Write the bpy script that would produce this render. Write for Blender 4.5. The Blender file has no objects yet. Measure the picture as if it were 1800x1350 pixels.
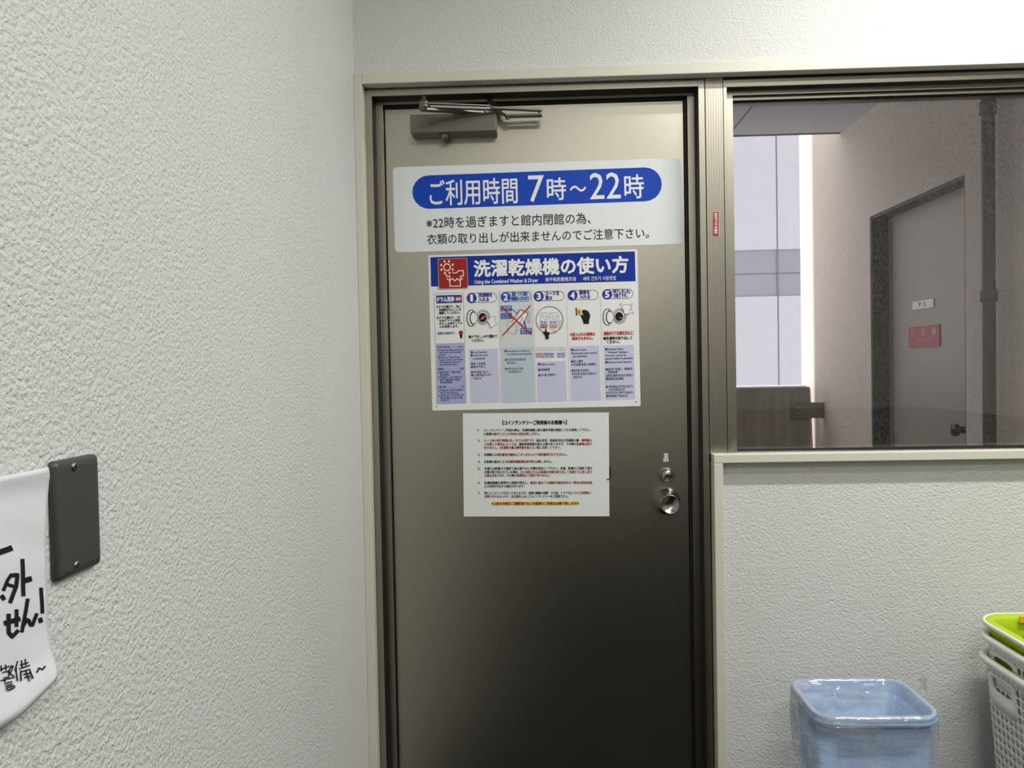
import bpy, bmesh, math, random
from mathutils import Vector, Matrix, noise
PI = math.pi
random.seed(7)
SC = bpy.context.scene
COL = SC.collection

# ------------------------------------------------------------------ camera
F = 1420.0; D = 1.97; ZC = 1.32
YAW, PITCH, ROLL = 0.0355967, 0.0226772, -0.0188792
def _rot():
    ca, sa = math.cos(YAW), math.sin(YAW); cb, sb = math.cos(PITCH), math.sin(PITCH); cg, sg = math.cos(ROLL), math.sin(ROLL)
    Ry = Matrix(((ca, 0, sa), (0, 1, 0), (-sa, 0, ca))); Rx = Matrix(((1, 0, 0), (0, cb, -sb), (0, sb, cb))); Rz = Matrix(((cg, -sg, 0), (sg, cg, 0), (0, 0, 1)))
    return Rz @ Rx @ Ry
M = _rot(); MT = M.transposed()
cam = bpy.data.cameras.new('camera'); cam.sensor_width = 36.0; cam.sensor_fit = 'HORIZONTAL'; cam.lens = F / 1800 * 36
cam.clip_start = 0.02
co = bpy.data.objects.new('camera', cam); COL.objects.link(co); SC.camera = co
def _row(r, s): return Vector((s * r[0], s * r[2], -s * r[1]))      # (right, down, fwd) -> world (X, Y, Z)
right, up, back = _row(M[0], 1), _row(M[1], -1), _row(M[2], -1)
co.matrix_world = Matrix(((right.x, up.x, back.x, 0), (right.y, up.y, back.y, -D), (right.z, up.z, back.z, ZC), (0, 0, 0, 1)))
def ray(px, py):
    d = MT @ Vector(((px - 900) / F, (py - 675) / F, 1.0))
    return Vector((d.x, d.z, -d.y))
CP = Vector((0, -D, ZC))
def PY(px, py, Y): d = ray(px, py); return CP + d * ((Y + D) / d.y)
def PX(px, py, X): d = ray(px, py); return CP + d * (X / d.x)
def PZ(px, py, Z): d = ray(px, py); return CP + d * ((Z - ZC) / d.z)

# ------------------------------------------------------------------ world, sun, lamps, exposure
SC.view_settings.view_transform = 'Standard'; SC.view_settings.look = 'None'
SC.view_settings.exposure = 0.0; SC.view_settings.gamma = 1.0; SC.view_settings.use_curve_mapping = False
w = bpy.data.worlds.new('sky'); SC.world = w; w.use_nodes = True
bg = w.node_tree.nodes['Background']; bg.inputs[0].default_value = (0.93, 0.95, 1.0, 1); bg.inputs[1].default_value = 3.4
sun = bpy.data.lights.new('sun', 'SUN'); sun.energy = 8.0; sun.angle = math.radians(1.0); sun.color = (1, 0.98, 0.97)
so = bpy.data.objects.new('sun', sun); COL.objects.link(so)
so.rotation_euler = Vector((1.0, -0.06, -0.62)).to_track_quat('-Z', 'Y').to_euler()
def area(name, loc, sx, sy, power, color, direction=(0, 0, -1)):
    l = bpy.data.lights.new(name, 'AREA'); l.shape = 'RECTANGLE'; l.size = sx; l.size_y = sy; l.energy = power; l.color = color
    o = bpy.data.objects.new(name, l); COL.objects.link(o); o.location = loc
    o.rotation_euler = Vector(direction).to_track_quat('-Z', 'Y').to_euler()
    return o
area('ceiling_tube_and_fill', (1.25, -0.74, 2.56), 1.2, 0.07, 32, (1.0, 0.985, 0.94))
area('ceiling_tube_and_fill', (0.42, -2.6, 2.60), 0.7, 0.10, 20, (1.0, 0.985, 0.94))  # added lamp behind the camera, brightens the door's upper reflection

area('ceiling_tube_and_fill', (1.15, -1.40, 2.60), 1.2, 0.08, 9, (1.0, 0.985, 0.94))  # added fill lamp for the signs, kept out of door and glass reflections

# ------------------------------------------------------------------ materials
def _s(c): return tuple(((x / 255) / 12.92 if x / 255 <= 0.04045 else ((x / 255 + 0.055) / 1.055) ** 2.4) for x in c) + (1,)
MATS = {}
def mat(name, rgb, rough=0.5, metal=0.0, spec=0.5, bump=None, coat=0.0, var=None, stretch=None):
    """rgb is sRGB 0-255; bump = (scale, strength, distance); var = (scale, amount) colour variation"""
    if name in MATS: return MATS[name]
    m = bpy.data.materials.new(name); m.use_nodes = True; nt = m.node_tree; b = nt.nodes['Principled BSDF']
    b.inputs['Base Color'].default_value = _s(rgb); b.inputs['Roughness'].default_value = rough
    b.inputs['Metallic'].default_value = metal; b.inputs['Specular IOR Level'].default_value = spec
    b.inputs['Coat Weight'].default_value = coat
    tc = nt.nodes.new('ShaderNodeTexCoord')
    if bump:
        n = nt.nodes.new('ShaderNodeTexNoise'); n.inputs['Scale'].default_value = bump[0]; n.inputs['Detail'].default_value = 3
        bp = nt.nodes.new('ShaderNodeBump'); bp.inputs['Strength'].default_value = bump[1]; bp.inputs['Distance'].default_value = bump[2]
        nt.links.new(tc.outputs['Object'], n.inputs['Vector']); nt.links.new(n.outputs['Fac'], bp.inputs['Height']); nt.links.new(bp.outputs['Normal'], b.inputs['Normal'])
    if var:
        n = nt.nodes.new('ShaderNodeTexNoise'); n.inputs['Scale'].default_value = var[0]; n.inputs['Detail'].default_value = 4
        mx = nt.nodes.new('ShaderNodeMix'); mx.data_type = 'RGBA'
        mx.inputs['A'].default_value = _s(tuple(x * (1 - var[1]) for x in rgb)); mx.inputs['B'].default_value = _s(tuple(min(255, x * (1 + var[1] * 0.6)) for x in rgb))
        src = tc.outputs['Object']
        if stretch:
            mp = nt.nodes.new('ShaderNodeMapping'); mp.inputs['Scale'].default_value = stretch; nt.links.new(src, mp.inputs[0]); src = mp.outputs[0]
        nt.links.new(src, n.inputs['Vector']); nt.links.new(n.outputs['Fac'], mx.inputs['Factor']); nt.links.new(mx.outputs['Result'], b.inputs['Base Color'])
    MATS[name] = m; return m

def stucco(name, rgb, scale, strength, dist, smooth_from=None, smudge=False):
    m = bpy.data.materials.new(name); m.use_nodes = True; nt = m.node_tree; L = nt.links.new; N = nt.nodes.new
    b = nt.nodes['Principled BSDF']; b.inputs['Roughness'].default_value = 0.62; b.inputs['Specular IOR Level'].default_value = 0.3
    tc = N('ShaderNodeTexCoord')
    n1 = N('ShaderNodeTexNoise'); n1.inputs['Scale'].default_value = scale; n1.inputs['Detail'].default_value = 2.0; n1.inputs['Roughness'].default_value = 0.5; n1.inputs['Distortion'].default_value = 0.6
    v = N('ShaderNodeTexVoronoi'); v.feature = 'SMOOTH_F1'; v.inputs['Scale'].default_value = scale * 0.8; v.inputs['Smoothness'].default_value = 0.6
    n2 = N('ShaderNodeTexNoise'); n2.inputs['Scale'].default_value = 3.0; n2.inputs['Detail'].default_value = 4
    for x in (n1, v, n2): L(tc.outputs['Object'], x.inputs['Vector'])
    ma = N('ShaderNodeMath'); ma.operation = 'MULTIPLY_ADD'; ma.inputs[1].default_value = -0.55
    L(v.outputs['Distance'], ma.inputs[0]); L(n1.outputs['Fac'], ma.inputs[2])
    bp = N('ShaderNodeBump'); bp.inputs['Distance'].default_value = dist; bp.inputs['Strength'].default_value = strength
    L(ma.outputs[0], bp.inputs['Height']); L(bp.outputs['Normal'], b.inputs['Normal'])
    if smooth_from:
        sp = N('ShaderNodeSeparateXYZ'); L(tc.outputs['Object'], sp.inputs[0])
        mr = N('ShaderNodeMapRange'); mr.inputs['From Min'].default_value = smooth_from[0]; mr.inputs['From Max'].default_value = smooth_from[1]
        mr.inputs['To Min'].default_value = strength; mr.inputs['To Max'].default_value = smooth_from[2]
        L(sp.outputs['Y'], mr.inputs['Value']); L(mr.outputs['Result'], bp.inputs['Strength'])
    mx = N('ShaderNodeMix'); mx.data_type = 'RGBA'; mx.inputs['A'].default_value = _s(tuple(c * 0.975 for c in rgb)); mx.inputs['B'].default_value = _s(rgb)
    L(n2.outputs['Fac'], mx.inputs['Factor']); L(mx.outputs['Result'], b.inputs['Base Color'])
    MATS[name] = m; return m

M_wl = stucco('stucco_left_wall', (221, 221, 219), 215, 0.75, 0.0036, (-0.42, -0.10, 0.12))
M_wb = stucco('stucco_back_wall', (221, 221, 218), 215, 0.6, 0.003)
M_wall = mat('plain_wall_paint', (222, 222, 219), 0.7)
M_ceil = mat('ceiling_paint', (226, 226, 222), 0.8)
M_floor = mat('dark_floor', (28, 25, 23), 0.9, spec=0.1, var=(6, 0.15))
M_darkener = mat('reflection_darkener', (34, 31, 29), 0.8, spec=0.15)  # added on unseen lower walls to darken the door's reflection and bounce
M_rear = mat('rear_wall_paint', (196, 195, 190), 0.8)
M_cream = mat('cream_painted_trim', (214, 212, 197), 0.42, bump=(60, 0.05, 0.001))
def satin_metal(name, rgb, rough, mix, var):
    m = bpy.data.materials.new(name); m.use_nodes = True; nt = m.node_tree; nt.nodes.clear(); N = nt.nodes.new; L = nt.links.new
    out = N('ShaderNodeOutputMaterial'); g = N('ShaderNodeBsdfGlossy'); g.distribution = 'BECKMANN'; g.inputs['Roughness'].default_value = rough
    d = N('ShaderNodeBsdfDiffuse'); mx = N('ShaderNodeMixShader'); mx.inputs[0].default_value = mix
    tc = N('ShaderNodeTexCoord'); n = N('ShaderNodeTexNoise'); n.inputs['Scale'].default_value = var; n.inputs['Detail'].default_value = 4
    c = N('ShaderNodeMix'); c.data_type = 'RGBA'; c.inputs['A'].default_value = _s(tuple(x * 0.97 for x in rgb)); c.inputs['B'].default_value = _s(tuple(x * 1.02 for x in rgb))
    L(tc.outputs['Object'], n.inputs['Vector']); L(n.outputs['Fac'], c.inputs['Factor']); L(c.outputs['Result'], g.inputs['Color']); L(c.outputs['Result'], d.inputs['Color'])
    L(d.outputs[0], mx.inputs[1]); L(g.outputs[0], mx.inputs[2]); L(mx.outputs[0], out.inputs[0]); return m
M_bronze = satin_metal('bronze_frame_metal', (164, 159, 146), 0.42, 0.95, 8)
M_door = satin_metal('bronze_door_paint', (178, 174, 161), 0.38, 0.965, 2.5)
M_gasket_and_shade = mat('black_gasket_and_shade', (16, 15, 13), 0.6)  # seals, and also the black strips that paint shade on frame steps
M_steel = mat('brushed_steel', (158, 155, 148), 0.27, 1.0)
M_closer = mat('closer_grey_metal', (116, 112, 102), 0.38, 0.75)
M_arm = mat('arm_metal', (122, 118, 110), 0.42, 0.9)
M_plate = mat('dark_grey_plate', (74, 74, 70), 0.42, 0.25)
M_screw = mat('screw_steel', (150, 148, 140), 0.3, 1.0)
M_dark = mat('near_black', (12, 12, 12), 0.5)
M_paper = mat('office_paper', (226, 231, 228), 0.7)
M_hand = mat('white_paper', (228, 231, 236), 0.65)
M_sign = mat('white_sign_sheet', (228, 233, 234), 0.38)
M_poster = mat('white_poster_sheet', (233, 235, 233), 0.36)
INK = {}
def ink(name, rgb, rough=0.4):
    INK[name] = mat('ink_' + name, rgb, rough, spec=0.25); return INK[name]
ink('blue', (0, 66, 180)); ink('navy', (0, 47, 152)); ink('white', (238, 240, 240)); ink('text', (36, 38, 48)); ink('black', (18, 18, 18)); ink('small', (62, 64, 92))
ink('red', (196, 30, 38)); ink('iconred', (160, 34, 30)); ink('cream', (246, 226, 210)); ink('lilac', (200, 203, 227)); ink('drumlilac', (170, 175, 219))
ink('greybg', (210, 216, 214)); ink('bluegrey', (188, 203, 213)); ink('circle', (46, 52, 150)); ink('circle2', (34, 84, 168)); ink('tag', (42, 92, 176))
ink('yellow', (244, 212, 52)); ink('pink', (224, 100, 160)); ink('orange', (226, 120, 30)); ink('coin', (226, 210, 110)); ink('grey', (130, 134, 136))
ink('darkred', (150, 28, 36)); ink('brown', (150, 50, 20)); ink('marker', (26, 27, 36)); ink('plum', (178, 160, 160)); ink('bulb', (170, 24, 40))

def glass_material():
    m = bpy.data.materials.new('window_glass'); m.use_nodes = True; nt = m.node_tree; nt.nodes.clear(); N = nt.nodes.new; L = nt.links.new
    out = N('ShaderNodeOutputMaterial'); fr = N('ShaderNodeFresnel'); fr.inputs['IOR'].default_value = 1.52
    mp = N('ShaderNodeMath'); mp.operation = 'MULTIPLY'; mp.inputs[1].default_value = 1.0
    t = N('ShaderNodeBsdfTransparent'); t.inputs[0].default_value = (0.86, 0.85, 0.85, 1)
    g = N('ShaderNodeBsdfGlossy'); g.inputs['Roughness'].default_value = 0.015
    mx = N('ShaderNodeMixShader'); L(fr.outputs[0], mp.inputs[0]); L(mp.outputs[0], mx.inputs[0]); L(t.outputs[0], mx.inputs[1]); L(g.outputs[0], mx.inputs[2])
    # a thin film of dust on the pane
    d = N('ShaderNodeBsdfDiffuse'); d.inputs[0].default_value = (0.55, 0.54, 0.52, 1)
    tc = N('ShaderNodeTexCoord'); n = N('ShaderNodeTexNoise'); n.inputs['Scale'].default_value = 160; n.inputs['Detail'].default_value = 3
    mr = N('ShaderNodeMapRange'); mr.inputs['From Min'].default_value = 0.4; mr.inputs['From Max'].default_value = 0.8; mr.inputs['To Min'].default_value = 0.015; mr.inputs['To Max'].default_value = 0.09
    L(tc.outputs['Object'], n.inputs['Vector']); L(n.outputs['Fac'], mr.inputs['Value'])
    m2 = N('ShaderNodeMixShader'); L(mr.outputs['Result'], m2.inputs[0]); L(mx.outputs[0], m2.inputs[1]); L(d.outputs[0], m2.inputs[2]); L(m2.outputs[0], out.inputs[0])
    return m
M_glass = glass_material()
def film_material():
    m = bpy.data.materials.new('clear_plastic_film'); m.use_nodes = True; nt = m.node_tree; nt.nodes.clear(); N = nt.nodes.new; L = nt.links.new
    out = N('ShaderNodeOutputMaterial'); tc = N('ShaderNodeTexCoord')
    mpn = N('ShaderNodeMapping'); mpn.inputs['Scale'].default_value = (9, 9, 45)
    n = N('ShaderNodeTexNoise'); n.inputs['Scale'].default_value = 1.0; n.inputs['Detail'].default_value = 3; n.inputs['Distortion'].default_value = 0.8
    L(tc.outputs['Object'], mpn.inputs[0]); L(mpn.outputs[0], n.inputs['Vector'])
    bp = N('ShaderNodeBump'); bp.inputs['Strength'].default_value = 0.7; bp.inputs['Distance'].default_value = 0.008; L(n.outputs['Fac'], bp.inputs['Height'])
    t = N('ShaderNodeBsdfTransparent'); t.inputs[0].default_value = (0.97, 0.97, 0.98, 1)
    d = N('ShaderNodeBsdfDiffuse'); d.inputs[0].default_value = (0.8, 0.8, 0.8, 1); tl = N('ShaderNodeBsdfTranslucent'); tl.inputs[0].default_value = (0.8, 0.8, 0.8, 1)
    dm = N('ShaderNodeMixShader'); dm.inputs[0].default_value = 0.5; L(d.outputs[0], dm.inputs[1]); L(tl.outputs[0], dm.inputs[2])
    g = N('ShaderNodeBsdfGlossy'); g.inputs['Roughness'].default_value = 0.10; L(bp.outputs[0], g.inputs['Normal'])
    mr = N('ShaderNodeMapRange'); mr.inputs['From Min'].default_value = 0.42; mr.inputs['From Max'].default_value = 0.72; mr.inputs['To Min'].default_value = 0.20; mr.inputs['To Max'].default_value = 0.75; L(n.outputs['Fac'], mr.inputs['Value'])
    m1 = N('ShaderNodeMixShader'); L(mr.outputs['Result'], m1.inputs[0]); L(t.outputs[0], m1.inputs[1]); L(dm.outputs[0], m1.inputs[2])
    m2 = N('ShaderNodeMixShader'); m2.inputs[0].default_value = 0.16; L(m1.outputs[0], m2.inputs[1]); L(g.outputs[0], m2.inputs[2]); L(m2.outputs[0], out.inputs[0])
    return m
M_film = film_material()

# ------------------------------------------------------------------ mesh helpers
class MB:
    def __init__(s): s.v = []; s.f = []; s.mi = []; s.sm = []; s.mats = []
    def _m(s, m):
        if m not in s.mats: s.mats.append(m)
        return s.mats.index(m)
    def add(s, vs, fs, m, smooth=False):
        o = len(s.v); s.v += [tuple(v) for v in vs]; k = s._m(m)
        for f in fs: s.f.append(tuple(i + o for i in f)); s.mi.append(k); s.sm.append(smooth)
    def box(s, x0, x1, y0, y1, z0, z1, m):
        if x0 > x1: x0, x1 = x1, x0
        if z0 > z1: z0, z1 = z1, z0
        s.add([(x0, y0, z0), (x1, y0, z0), (x1, y1, z0), (x0, y1, z0), (x0, y0, z1), (x1, y0, z1), (x1, y1, z1), (x0, y1, z1)],
              [(0, 3, 2, 1), (4, 5, 6, 7), (0, 1, 5, 4), (1, 2, 6, 5), (2, 3, 7, 6), (3, 0, 4, 7)], m)
    def rings(s, rings, m, smooth=True, close=True, cap0=False, cap1=False):
        n = len(rings[0]); vs = [p for r in rings for p in r]; fs = []
        for i in range(len(rings) - 1):
            for j in range(n if close else n - 1):
                k = (j + 1) % n; fs.append((i * n + j, i * n + k, (i + 1) * n + k, (i + 1) * n + j))
        s.add(vs, fs, m, smooth)
        if cap0: s.add(rings[0], [tuple(range(n - 1, -1, -1))], m)
        if cap1: s.add(rings[-1], [tuple(range(n))], m)
    def lathe(s, prof, c, axis, m, n=40, smooth=True):
        """prof = [(radius, distance along axis)], axis is a unit vector"""
        a = Vector(axis).normalized(); t = Vector((0, 0, 1)) if abs(a.z) < 0.9 else Vector((1, 0, 0)); u = a.cross(t).normalized(); v = a.cross(u)
        c = Vector(c); R = []
        for r, h in prof:
            r = max(r, 1e-5); R.append([c + a * h + u * (r * math.cos(2 * PI * j / n)) + v * (r * math.sin(2 * PI * j / n)) for j in range(n)])
        s.rings(R, m, smooth, cap0=True, cap1=True)
    def tube(s, pts, r, m, n=10, rr=None):
        pts = [Vector(p) for p in pts]; R = []
        for i, p in enumerate(pts):
            d = (pts[min(i + 1, len(pts) - 1)] - pts[max(i - 1, 0)]).normalized()
            t = Vector((0, 0, 1)) if abs(d.z) < 0.9 else Vector((0, 1, 0)); u = d.cross(t).normalized(); v = d.cross(u); q = rr[i] if rr else r
            R.append([p + u * (q * math.cos(2 * PI * j / n)) + v * (q * math.sin(2 * PI * j / n)) for j in range(n)])
        s.rings(R, m, True, cap0=True, cap1=True)
    def bar(s, a, b, wdt, thk, m, up=(0, 0, 1), w2=None):
        """flat bar from a to b; wdt in the horizontal sense, thk along up"""
        a, b = Vector(a), Vector(b); d = (b - a).normalized(); u = Vector(up); sd = d.cross(u).normalized(); u = sd.cross(d); w2 = w2 or wdt
        vs = [a - sd * wdt / 2 - u * thk / 2, a + sd * wdt / 2 - u * thk / 2, a + sd * wdt / 2 + u * thk / 2, a - sd * wdt / 2 + u * thk / 2,
              b - sd * w2 / 2 - u * thk / 2, b + sd * w2 / 2 - u * thk / 2, b + sd * w2 / 2 + u * thk / 2, b - sd * w2 / 2 + u * thk / 2]
        s.add(vs, [(3, 2, 1, 0), (4, 5, 6, 7), (0, 1, 5, 4), (1, 2, 6, 5), (2, 3, 7, 6), (3, 0, 4, 7)], m)
    def build(s, name, parent=None, bevel=0, seg=2, loc=None):
        me = bpy.data.meshes.new(name); me.from_pydata(s.v, [], s.f)
        for m in s.mats: me.materials.append(m)
        me.polygons.foreach_set('material_index', s.mi); me.polygons.foreach_set('use_smooth', s.sm); me.update()
        o = bpy.data.objects.new(name, me); COL.objects.link(o)
        if parent: o.parent = parent
        if loc: o.location = loc
        if bevel:
            b = o.modifiers.new('bevel', 'BEVEL'); b.width = bevel; b.segments = seg; b.limit_method = 'ANGLE'; b.angle_limit = 0.7
        return o
def tag(o, label=None, cat=None, group=None, kind=None):
    if label: o['label'] = label
    if cat: o['category'] = cat
    if group: o['group'] = group
    if kind: o['kind'] = kind
    return o
def empty(name, loc, label, cat, group=None):
    o = bpy.data.objects.new(name, None); COL.objects.link(o); o.location = loc; o.empty_display_size = 0.05
    return tag(o, label, cat, group)
def struct(o): o['kind'] = 'structure'; return o
def setparent(o, p):            # keep the mesh where its world coordinates put it
    o.parent = p; o.matrix_parent_inverse = Matrix.Translation(-Vector(p.location)); return o

# ------------------------------------------------------------------ the room
XL = PY(632.6, 650, 0).x                      # plane of the left wall
YF, YS, YD = 0.035, 0.078, 0.092              # frame face, stop face, door face
YP = 0.030                                    # plaster under the window
YU = 0.010                                    # plaster above the casing
def X(px, Y, y=650): return PY(px, y, Y).x
def Z(py, Y, x=950): return PY(x, py, Y).z
XR, YR, ZT = 2.5, -3.3, 2.62
Xti = X(647.4, 0)                             # casing, inner edge on the left
Zt0 = Z(137.6, 0)                             # casing, lower edge of the head
Zt1 = Z(118.5, 0)                             # casing, upper edge of the head
Xj0 = PY(1257.5, 1000, 0).x; Xj1 = PY(1273.5, 1000, 0).x      # cream jamb under the window
Zs1 = Z(795.6, 0, 1500); Zs0 = Z(811, 0, 1500)                # sill casing, top and bottom
XW1 = 1.62                                    # right end of the window
b = MB(); b.box(XL - 0.12, XL, -1.5, 0.14, 0, ZT, M_wl); b.box(XL - 0.12, XL, YR, -1.5, 1.0, ZT, M_wl); b.box(XL - 0.12, XL, YR, -1.5, 0, 1.0, M_darkener); struct(b.build('wall_left'))
b = MB()
b.box(XL, XR, YU, 0.14, Zt1 - 0.004, ZT, M_wb)
b.box(XL, XR, 0.034, 0.139, Zt0 + 0.003, Zt1, M_wb); b.box(Xj1 - 0.004, XR, YP, 0.14, 0, Zs0 + 0.004, M_wb)
b.box(XW1, XR, YP, 0.14, Zs0, Zt1, M_wb)
struct(b.build('wall_back'))
b = MB(); b.box(XR, XR + 0.1, YR, 0.14, 1.0, ZT, M_wall); b.box(XR - 0.02, XR + 0.1, YR, 0.14, 0, 1.0, M_darkener); struct(b.build('wall_right'))
b = MB(); b.box(XL - 0.12, XR + 0.1, YR - 0.1, YR, 1.0, ZT, M_rear); b.box(XL - 0.12, XR + 0.1, YR - 0.1, YR + 0.02, 0, 1.0, M_darkener); struct(b.build('wall_rear'))
b = MB(); b.box(XL - 0.12, XR + 0.1, YR - 0.1, 0.14, ZT, ZT + 0.08, M_ceil); struct(b.build('ceiling'))
b = MB(); b.box(XL - 0.12, XR + 0.1, YR - 0.1, 0.14, -0.08, 0, M_floor); struct(b.build('floor'))

# cream casing
b = MB()
b.box(XL, Xti, 0, 0.033, 0, Zt1, M_cream)
b.box(Xti, XR, 0, 0.033, Zt0, Zt1, M_cream)
struct(b.build('trim_1', bevel=0.0018))
b = MB()
b.box(Xj0, Xj1, 0, 0.050, 0, Zs0, M_cream)
b.box(Xj0, XR, 0, 0.036, Zs0, Zs1, M_cream)
struct(b.build('trim_2', bevel=0.0018))

# door frame: outer face, stop, gasket, black strips painting the shade of the steps
f1o, f1i = X(652.5, YF), X(664, YF)
s_i = X(683, YS); d_l = X(686, YD); d_r = X(1207.5, YD)
r_s0, r_s1 = X(1214.5, YS), X(1226.5, YS); r_f0, r_f1 = X(1234, YF), X(1244.8, YF)
zf1, zf0 = Z(149, YF), Z(160.3, YF)
zs0 = Z(175.8, YS); zd = Z(184, YD)
m0, m1 = X(1246.3, YF), X(1277, YF); g0 = X(1291, YS)
b = MB()
b.box(XL + 0.002, f1i, YF, 0.13, 0, zf1, M_bronze)          # left jamb
b.box(f1i, s_i, YS, 0.13, 0, zf0, M_bronze)                  # left stop
b.box(f1i, r_f0, YF, 0.13, zf0, zf1, M_bronze)               # head
b.box(s_i, r_s0, YS, 0.13, zs0, zf0, M_bronze)               # head stop
b.box(r_f0, r_f1, YF, 0.13, 0, zf1, M_bronze)                # right jamb
b.box(r_s0, r_f0, YS, 0.13, 0, zf0, M_bronze)                # right stop
b.box(XL, d_r + 0.02, YF + 0.02, 0.12, zf1, Zt0 + 0.004, M_gasket_and_shade)
b.box(r_f1, m0, YF + 0.008, 0.12, 0, zf1, M_gasket_and_shade); b.box(r_f1 + 0.001, Xj1, 0.0515, 0.135, 0, Zs1 - 0.004, M_gasket_and_shade); b.box(Xj0 + 0.001, Xj1, 0.0365, 0.06, Zs0 + 0.001, Zs1 - 0.004, M_gasket_and_shade)
b.box(s_i, d_l - 0.001, YS + 0.012, 0.12, 0, zs0, M_gasket_and_shade); b.box(d_r + 0.001, r_s0, YS + 0.012, 0.12, 0, zs0, M_gasket_and_shade)
b.box(s_i, r_s0, YS + 0.012, 0.12, zd + 0.001, zs0, M_gasket_and_shade)
b.box(r_s1, r_f0, YS - 0.004, YS, 0, zf0, M_gasket_and_shade)
b.box(f1i, r_f0, YF + 0.003, YS, zf0 - 0.0012, zf0, M_gasket_and_shade); b.box(f1i, f1i + 0.0012, YF + 0.003, YS, 0, zf0, M_gasket_and_shade); b.box(r_f0 - 0.0012, r_f0, YF + 0.003, YS, 0, zf0, M_gasket_and_shade)  # black strips paint the shade on the step faces, no rubber there
b.box(s_i, r_s0, YS + 0.002, YD, zs0 - 0.001, zs0, M_gasket_and_shade)  # shade under the head stop, painted as a black strip
struct(b.build('trim_3', bevel=0.001))

# door leaf
b = MB(); b.box(d_l, d_r, YD, YD + 0.038, 0.008, zd, M_door)
door = struct(b.build('door_1', bevel=0.0015))
door_root = door
bb = MB(); e = 0.0012
bb.box(d_l + 0.004, d_l + 0.0055, YD - 0.0006, YD, 0.01, zd, M_bronze); setparent(bb.build('edge_seam'), door)
# knob and lock
kc = PY(1172.2, 880.5, YD)
b = MB(); b.lathe([(0.0335, 0), (0.0335, 0.003), (0.0325, 0.005), (0.0215, 0.021), (0.0195, 0.024)], kc, (0, -1, 0), M_steel, 56)
rose = setparent(b.build('knob_rose'), door)
b = MB(); b.lathe([(0.0195, 0.022), (0.0195, 0.030), (0.0235, 0.046), (0.0240, 0.052), (0.0235, 0.0545), (0.0222, 0.055), (0.0205, 0.053), (0.012, 0.0475), (0.004, 0.0455), (0, 0.0455)], kc, (0, -1, 0), M_steel, 56)
tag(setparent(b.build('door_knob'), door), 'round brushed steel knob with dished face')
lc = PY(1171.6, 834.5, YD)
b = MB(); b.lathe([(0.0185, 0), (0.0185, 0.006), (0.0172, 0.009), (0.0172, 0.0125), (0.0155, 0.0135), (0.0135, 0.0125), (0.0125, 0.0125), (0.0122, 0.0132), (0, 0.0132)], lc, (0, -1, 0), M_steel, 48)
lock = setparent(b.build('lock_cylinder'), door)
b = MB(); b.box(lc.x - 0.0011, lc.x + 0.0011, YD - 0.0140, YD - 0.0130, lc.z - 0.0075, lc.z + 0.002, M_dark); b.lathe([(0.0022, 0), (0.0022, 0.001)], (lc.x, YD - 0.0131, lc.z + 0.001), (0, -1, 0), M_dark, 16)
setparent(b.build('keyhole'), lock)

# mullion and window
ztw = zf1
b = MB()
zmt, zmb = ztw, Zs1 - 0.003
n_fl = 7; wfl = (m1 - m0) / n_fl
b.box(m0, m1, YF + 0.0012, 0.13, zmb, zmt + 0.01, M_bronze)
for i in range(n_fl): b.box(m0 + i * wfl + 0.0006, m0 + (i + 1) * wfl - 0.0002, YF + 0.0007, YF + 0.0013, zmb, zmt + 0.01, M_bronze)
struct(b.build('trim_4', bevel=0.0005))
wa0, wa1 = Z(132, YF, 1540), Z(145, YF, 1540)
wb0, wb1 = Z(149.5, YS - 0.01, 1540), Z(162, YS - 0.01, 1540)
gt, gbt = Z(171, YS, 1540), Z(789, YS, 1540)
b = MB()
b.box(m1 + 0.0012, X(1283.5, YF), YF, 0.13, zmb, wa0, M_bronze)
b.box(X(1283.5, YF), XW1, YF, 0.13, wa1, wa0, M_bronze)
YB = YS - 0.018
b.box(X(1283.5, YF), g0, YB, 0.12, zmb, wa1, M_bronze)
b.box(g0, XW1, YB, 0.12, wb1, wa1, M_bronze)
b.box(g0, XW1, YB + 0.01, 0.12, gt, wb1 - 0.001, M_bronze)
b.box(m1, XW1, YF + 0.004, 0.12, wa0, Zt0 + 0.003, M_gasket_and_shade)
b.box(m1 + 0.001, XW1, YB - 0.012, 0.12, zmb, gbt, M_bronze)
b.box(X(1283.5, YF), XW1, YF + 0.003, YB, wa1 - 0.0012, wa1, M_gasket_and_shade); b.box(g0, XW1, YB + 0.001, YB + 0.01, wb1 - 0.001, wb1 - 0.0005, M_gasket_and_shade)  # shade under the window head steps, painted as black strips
b.box(XW1 - 0.045, XW1, YF, 0.125, zmb, wa0, M_bronze)
win = struct(b.build('window_1', bevel=0.0008))
b = MB(); b.box(g0 - 0.006, XW1 - 0.03, YS + 0.004, YS + 0.009, gbt - 0.006, gt + 0.006, M_glass)
setparent(b.build('window_pane'), win)
b = MB(); b.box(g0, XW1 - 0.045, YS + 0.001, YS + 0.004, gbt, gbt + 0.004, M_gasket_and_shade); b.box(g0, XW1 - 0.045, YS + 0.001, YS + 0.004, gt - 0.004, gt, M_gasket_and_shade); b.box(g0, g0 + 0.002, YS + 0.001, YS + 0.004, gbt, gt, M_gasket_and_shade)
setparent(b.build('glazing_bead'), win)

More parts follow.
